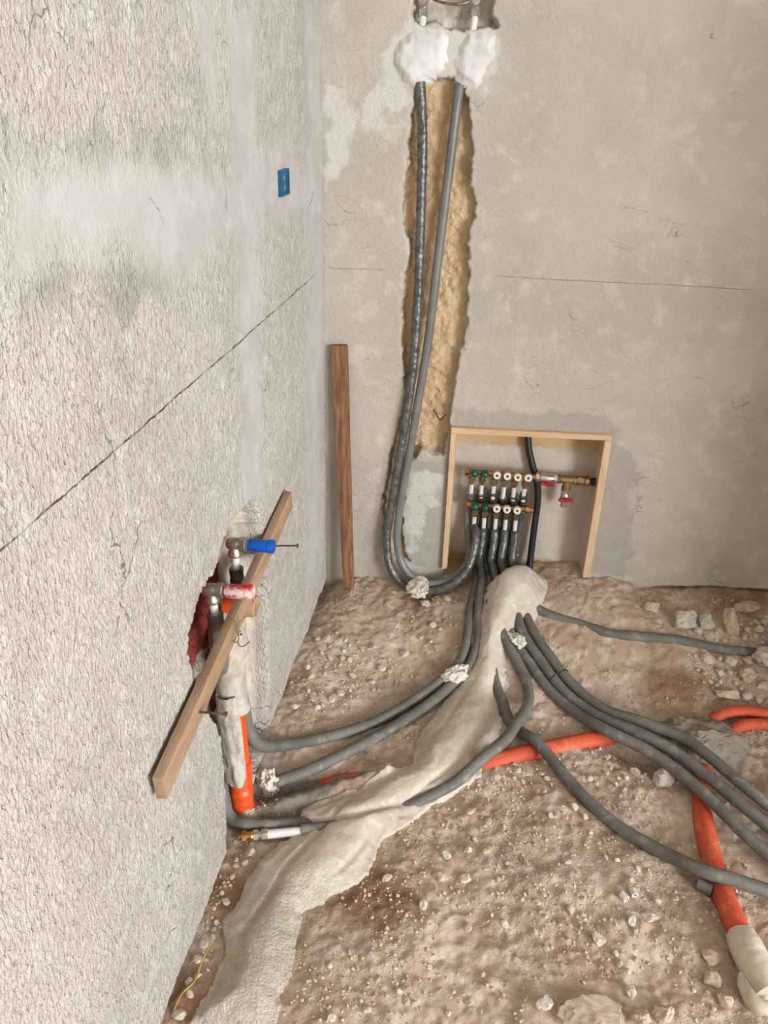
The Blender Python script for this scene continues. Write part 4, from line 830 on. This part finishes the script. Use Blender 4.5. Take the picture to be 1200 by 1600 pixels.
PXY = np.concatenate([p['P'] for p in PIPES]+[resample(spline(c, .006)) for c in (CROSSING, RIGHT_DRAIN, DRAIN)])
PRD = np.concatenate([p['r'] for p in PIPES]+[np.full(len(resample(spline(c, .006))), .0245) for c in (CROSSING, RIGHT_DRAIN, DRAIN)])
TAKEN = [(o.location.x, o.location.y, max(o.scale[0], o.scale[1])) for o in bpy.data.objects if o.get('category') in ('stone', 'rubble') or (o.get('category') == 'mortar' and o.name != 'mortar_bed')]
for p in ((1.042, -0.968, -0.000), (0.856, -1.021, -0.000), (0.877, -1.010, -0.000)): TAKEN.append((p[0], p[1], .02))
for p in [(1.084, -1.080, -0.000), (1.093, -1.119, -0.001), (1.102, -1.157, -0.001), (1.066, -1.182, -0.000), (1.081, -1.212, -0.001)]: TAKEN.append((p[0], p[1], .036))
for p in [(0.141, -0.966, 0.002), (0.100, -0.980, 0.005), (0.059, -0.994, 0.006), (0.017, -1.005, 0.007)]: TAKEN.append((p[0], p[1], .016))
for p in [(1.200, -0.403, 0.016), (1.253, -0.388, 0.021), (1.312, -0.389, 0.021), (1.227, -0.442, 0.005), (1.268, -0.425, 0.010), (1.314, -0.421, 0.011)]: TAKEN.append((p[0], p[1], .022))
def is_free(x, y, s):
    if (np.hypot(PXY[:, 0]-x, PXY[:, 1]-y) < PRD+s+.001).any(): return False
    return all((x-a)**2+(y-b)**2 > (r*.92+s)**2 for a, b, r in TAKEN) and x > s+.004
def rand_in(poly, rg):
    P = np.array(poly)
    while True:
        x = rg.uniform(P[:, 0].min(), P[:, 0].max()); y = rg.uniform(P[:, 1].min(), P[:, 1].max())
        if sdist(np.array([x]), np.array([y]), poly)[0] > 0 and sdist(np.array([x]), np.array([y]), MORTAR)[0] < -.01: return x, y
rg = random.Random(11)
PEB = []
for i in range(6):
    me = rock_mesh(900+i, 2, 6, .18); me.materials.append(ST[i % 3]); PEB.append(me)
for poly, cnt, lab, grp in ZONES:
    for _ in range(cnt):
        sc = 1.5 if 'rubble' in grp else 1.0; s = (.0045+.0085*rg.random()**2.2)*sc; i = rg.randrange(6); sx = s*rg.uniform(.9, 1.4)
        for _try in range(400):
            x, y = rand_in(poly, rg)
            if is_free(x, y, sx): break
            if _try % 20 == 19: s *= .93; sx *= .93
        TAKEN.append((x, y, sx))
        word = ('tiny ' if s < .0065*sc else 'larger ')+('pale', 'tan', 'greyish')[i % 3]
        place_rock(PEB[i], x, y, sx, s*rg.uniform(.8, 1.1), s*rg.uniform(.6, .9), rg.uniform(0, 3), word+' '+lab, word+' '+grp, 'pebble', 'pebble', .25)
def gravel():
    rs = np.random.default_rng(5); N = 13000
    x = rs.uniform(0, 1.60, N*2); y = rs.uniform(-1.5, -.02, N*2)
    k = (sdist(x, y, MORTAR) < -.004) & (fbm(x*7, y*7, 501, 3)+.35*rs.random(N*2) > .05); x = x[k][:N]; y = y[k][:N]; free = np.ones(len(x), bool)
    for a in range(0, len(PXY), 3): free &= (x-PXY[a, 0])**2+(y-PXY[a, 1])**2 > (PRD[a]+.002)**2
    for a, b, r in TAKEN: free &= (x-a)**2+(y-b)**2 > (r*.8)**2
    x = x[free]; y = y[free]; n = len(x); z = floor_h(x, y)
    s = .0012+.0035*rs.random(n)**2.5
    base = np.array([(1, 0, 0), (-.5, .87, 0), (-.5, -.87, 0), (.5, .6, .8), (-.7, 0, .9), (.4, -.7, .7)], float)
    fs = np.array([(0, 3, 5, 5), (0, 1, 3, 3), (1, 4, 3, 3), (1, 2, 4, 4), (2, 5, 4, 4), (2, 0, 5, 5), (3, 4, 5, 5)])
    v = base[None]*s[:, None, None]*(1+.35*rs.standard_normal((n, 6, 3))); a = rs.uniform(0, 6.28, n); c, d = np.cos(a)[:, None], np.sin(a)[:, None]
    co = np.stack([v[..., 0]*c-v[..., 1]*d+x[:, None], v[..., 0]*d+v[..., 1]*c+y[:, None], v[..., 2]+z[:, None]-.0004], -1).reshape(-1, 3)
    me = bpy.data.meshes.new('gravel'); F_ = (fs[None, :, :3]+(np.arange(n)*6)[:, None, None]).reshape(-1, 3)
    me.from_pydata(co.tolist(), [], F_.tolist()); me.update()
    o = link_mesh('gravel', me, M['gravel']); tag(o, 'fine pale gravel and crumbs scattered over the earth', 'gravel', kind='stuff')
gravel()
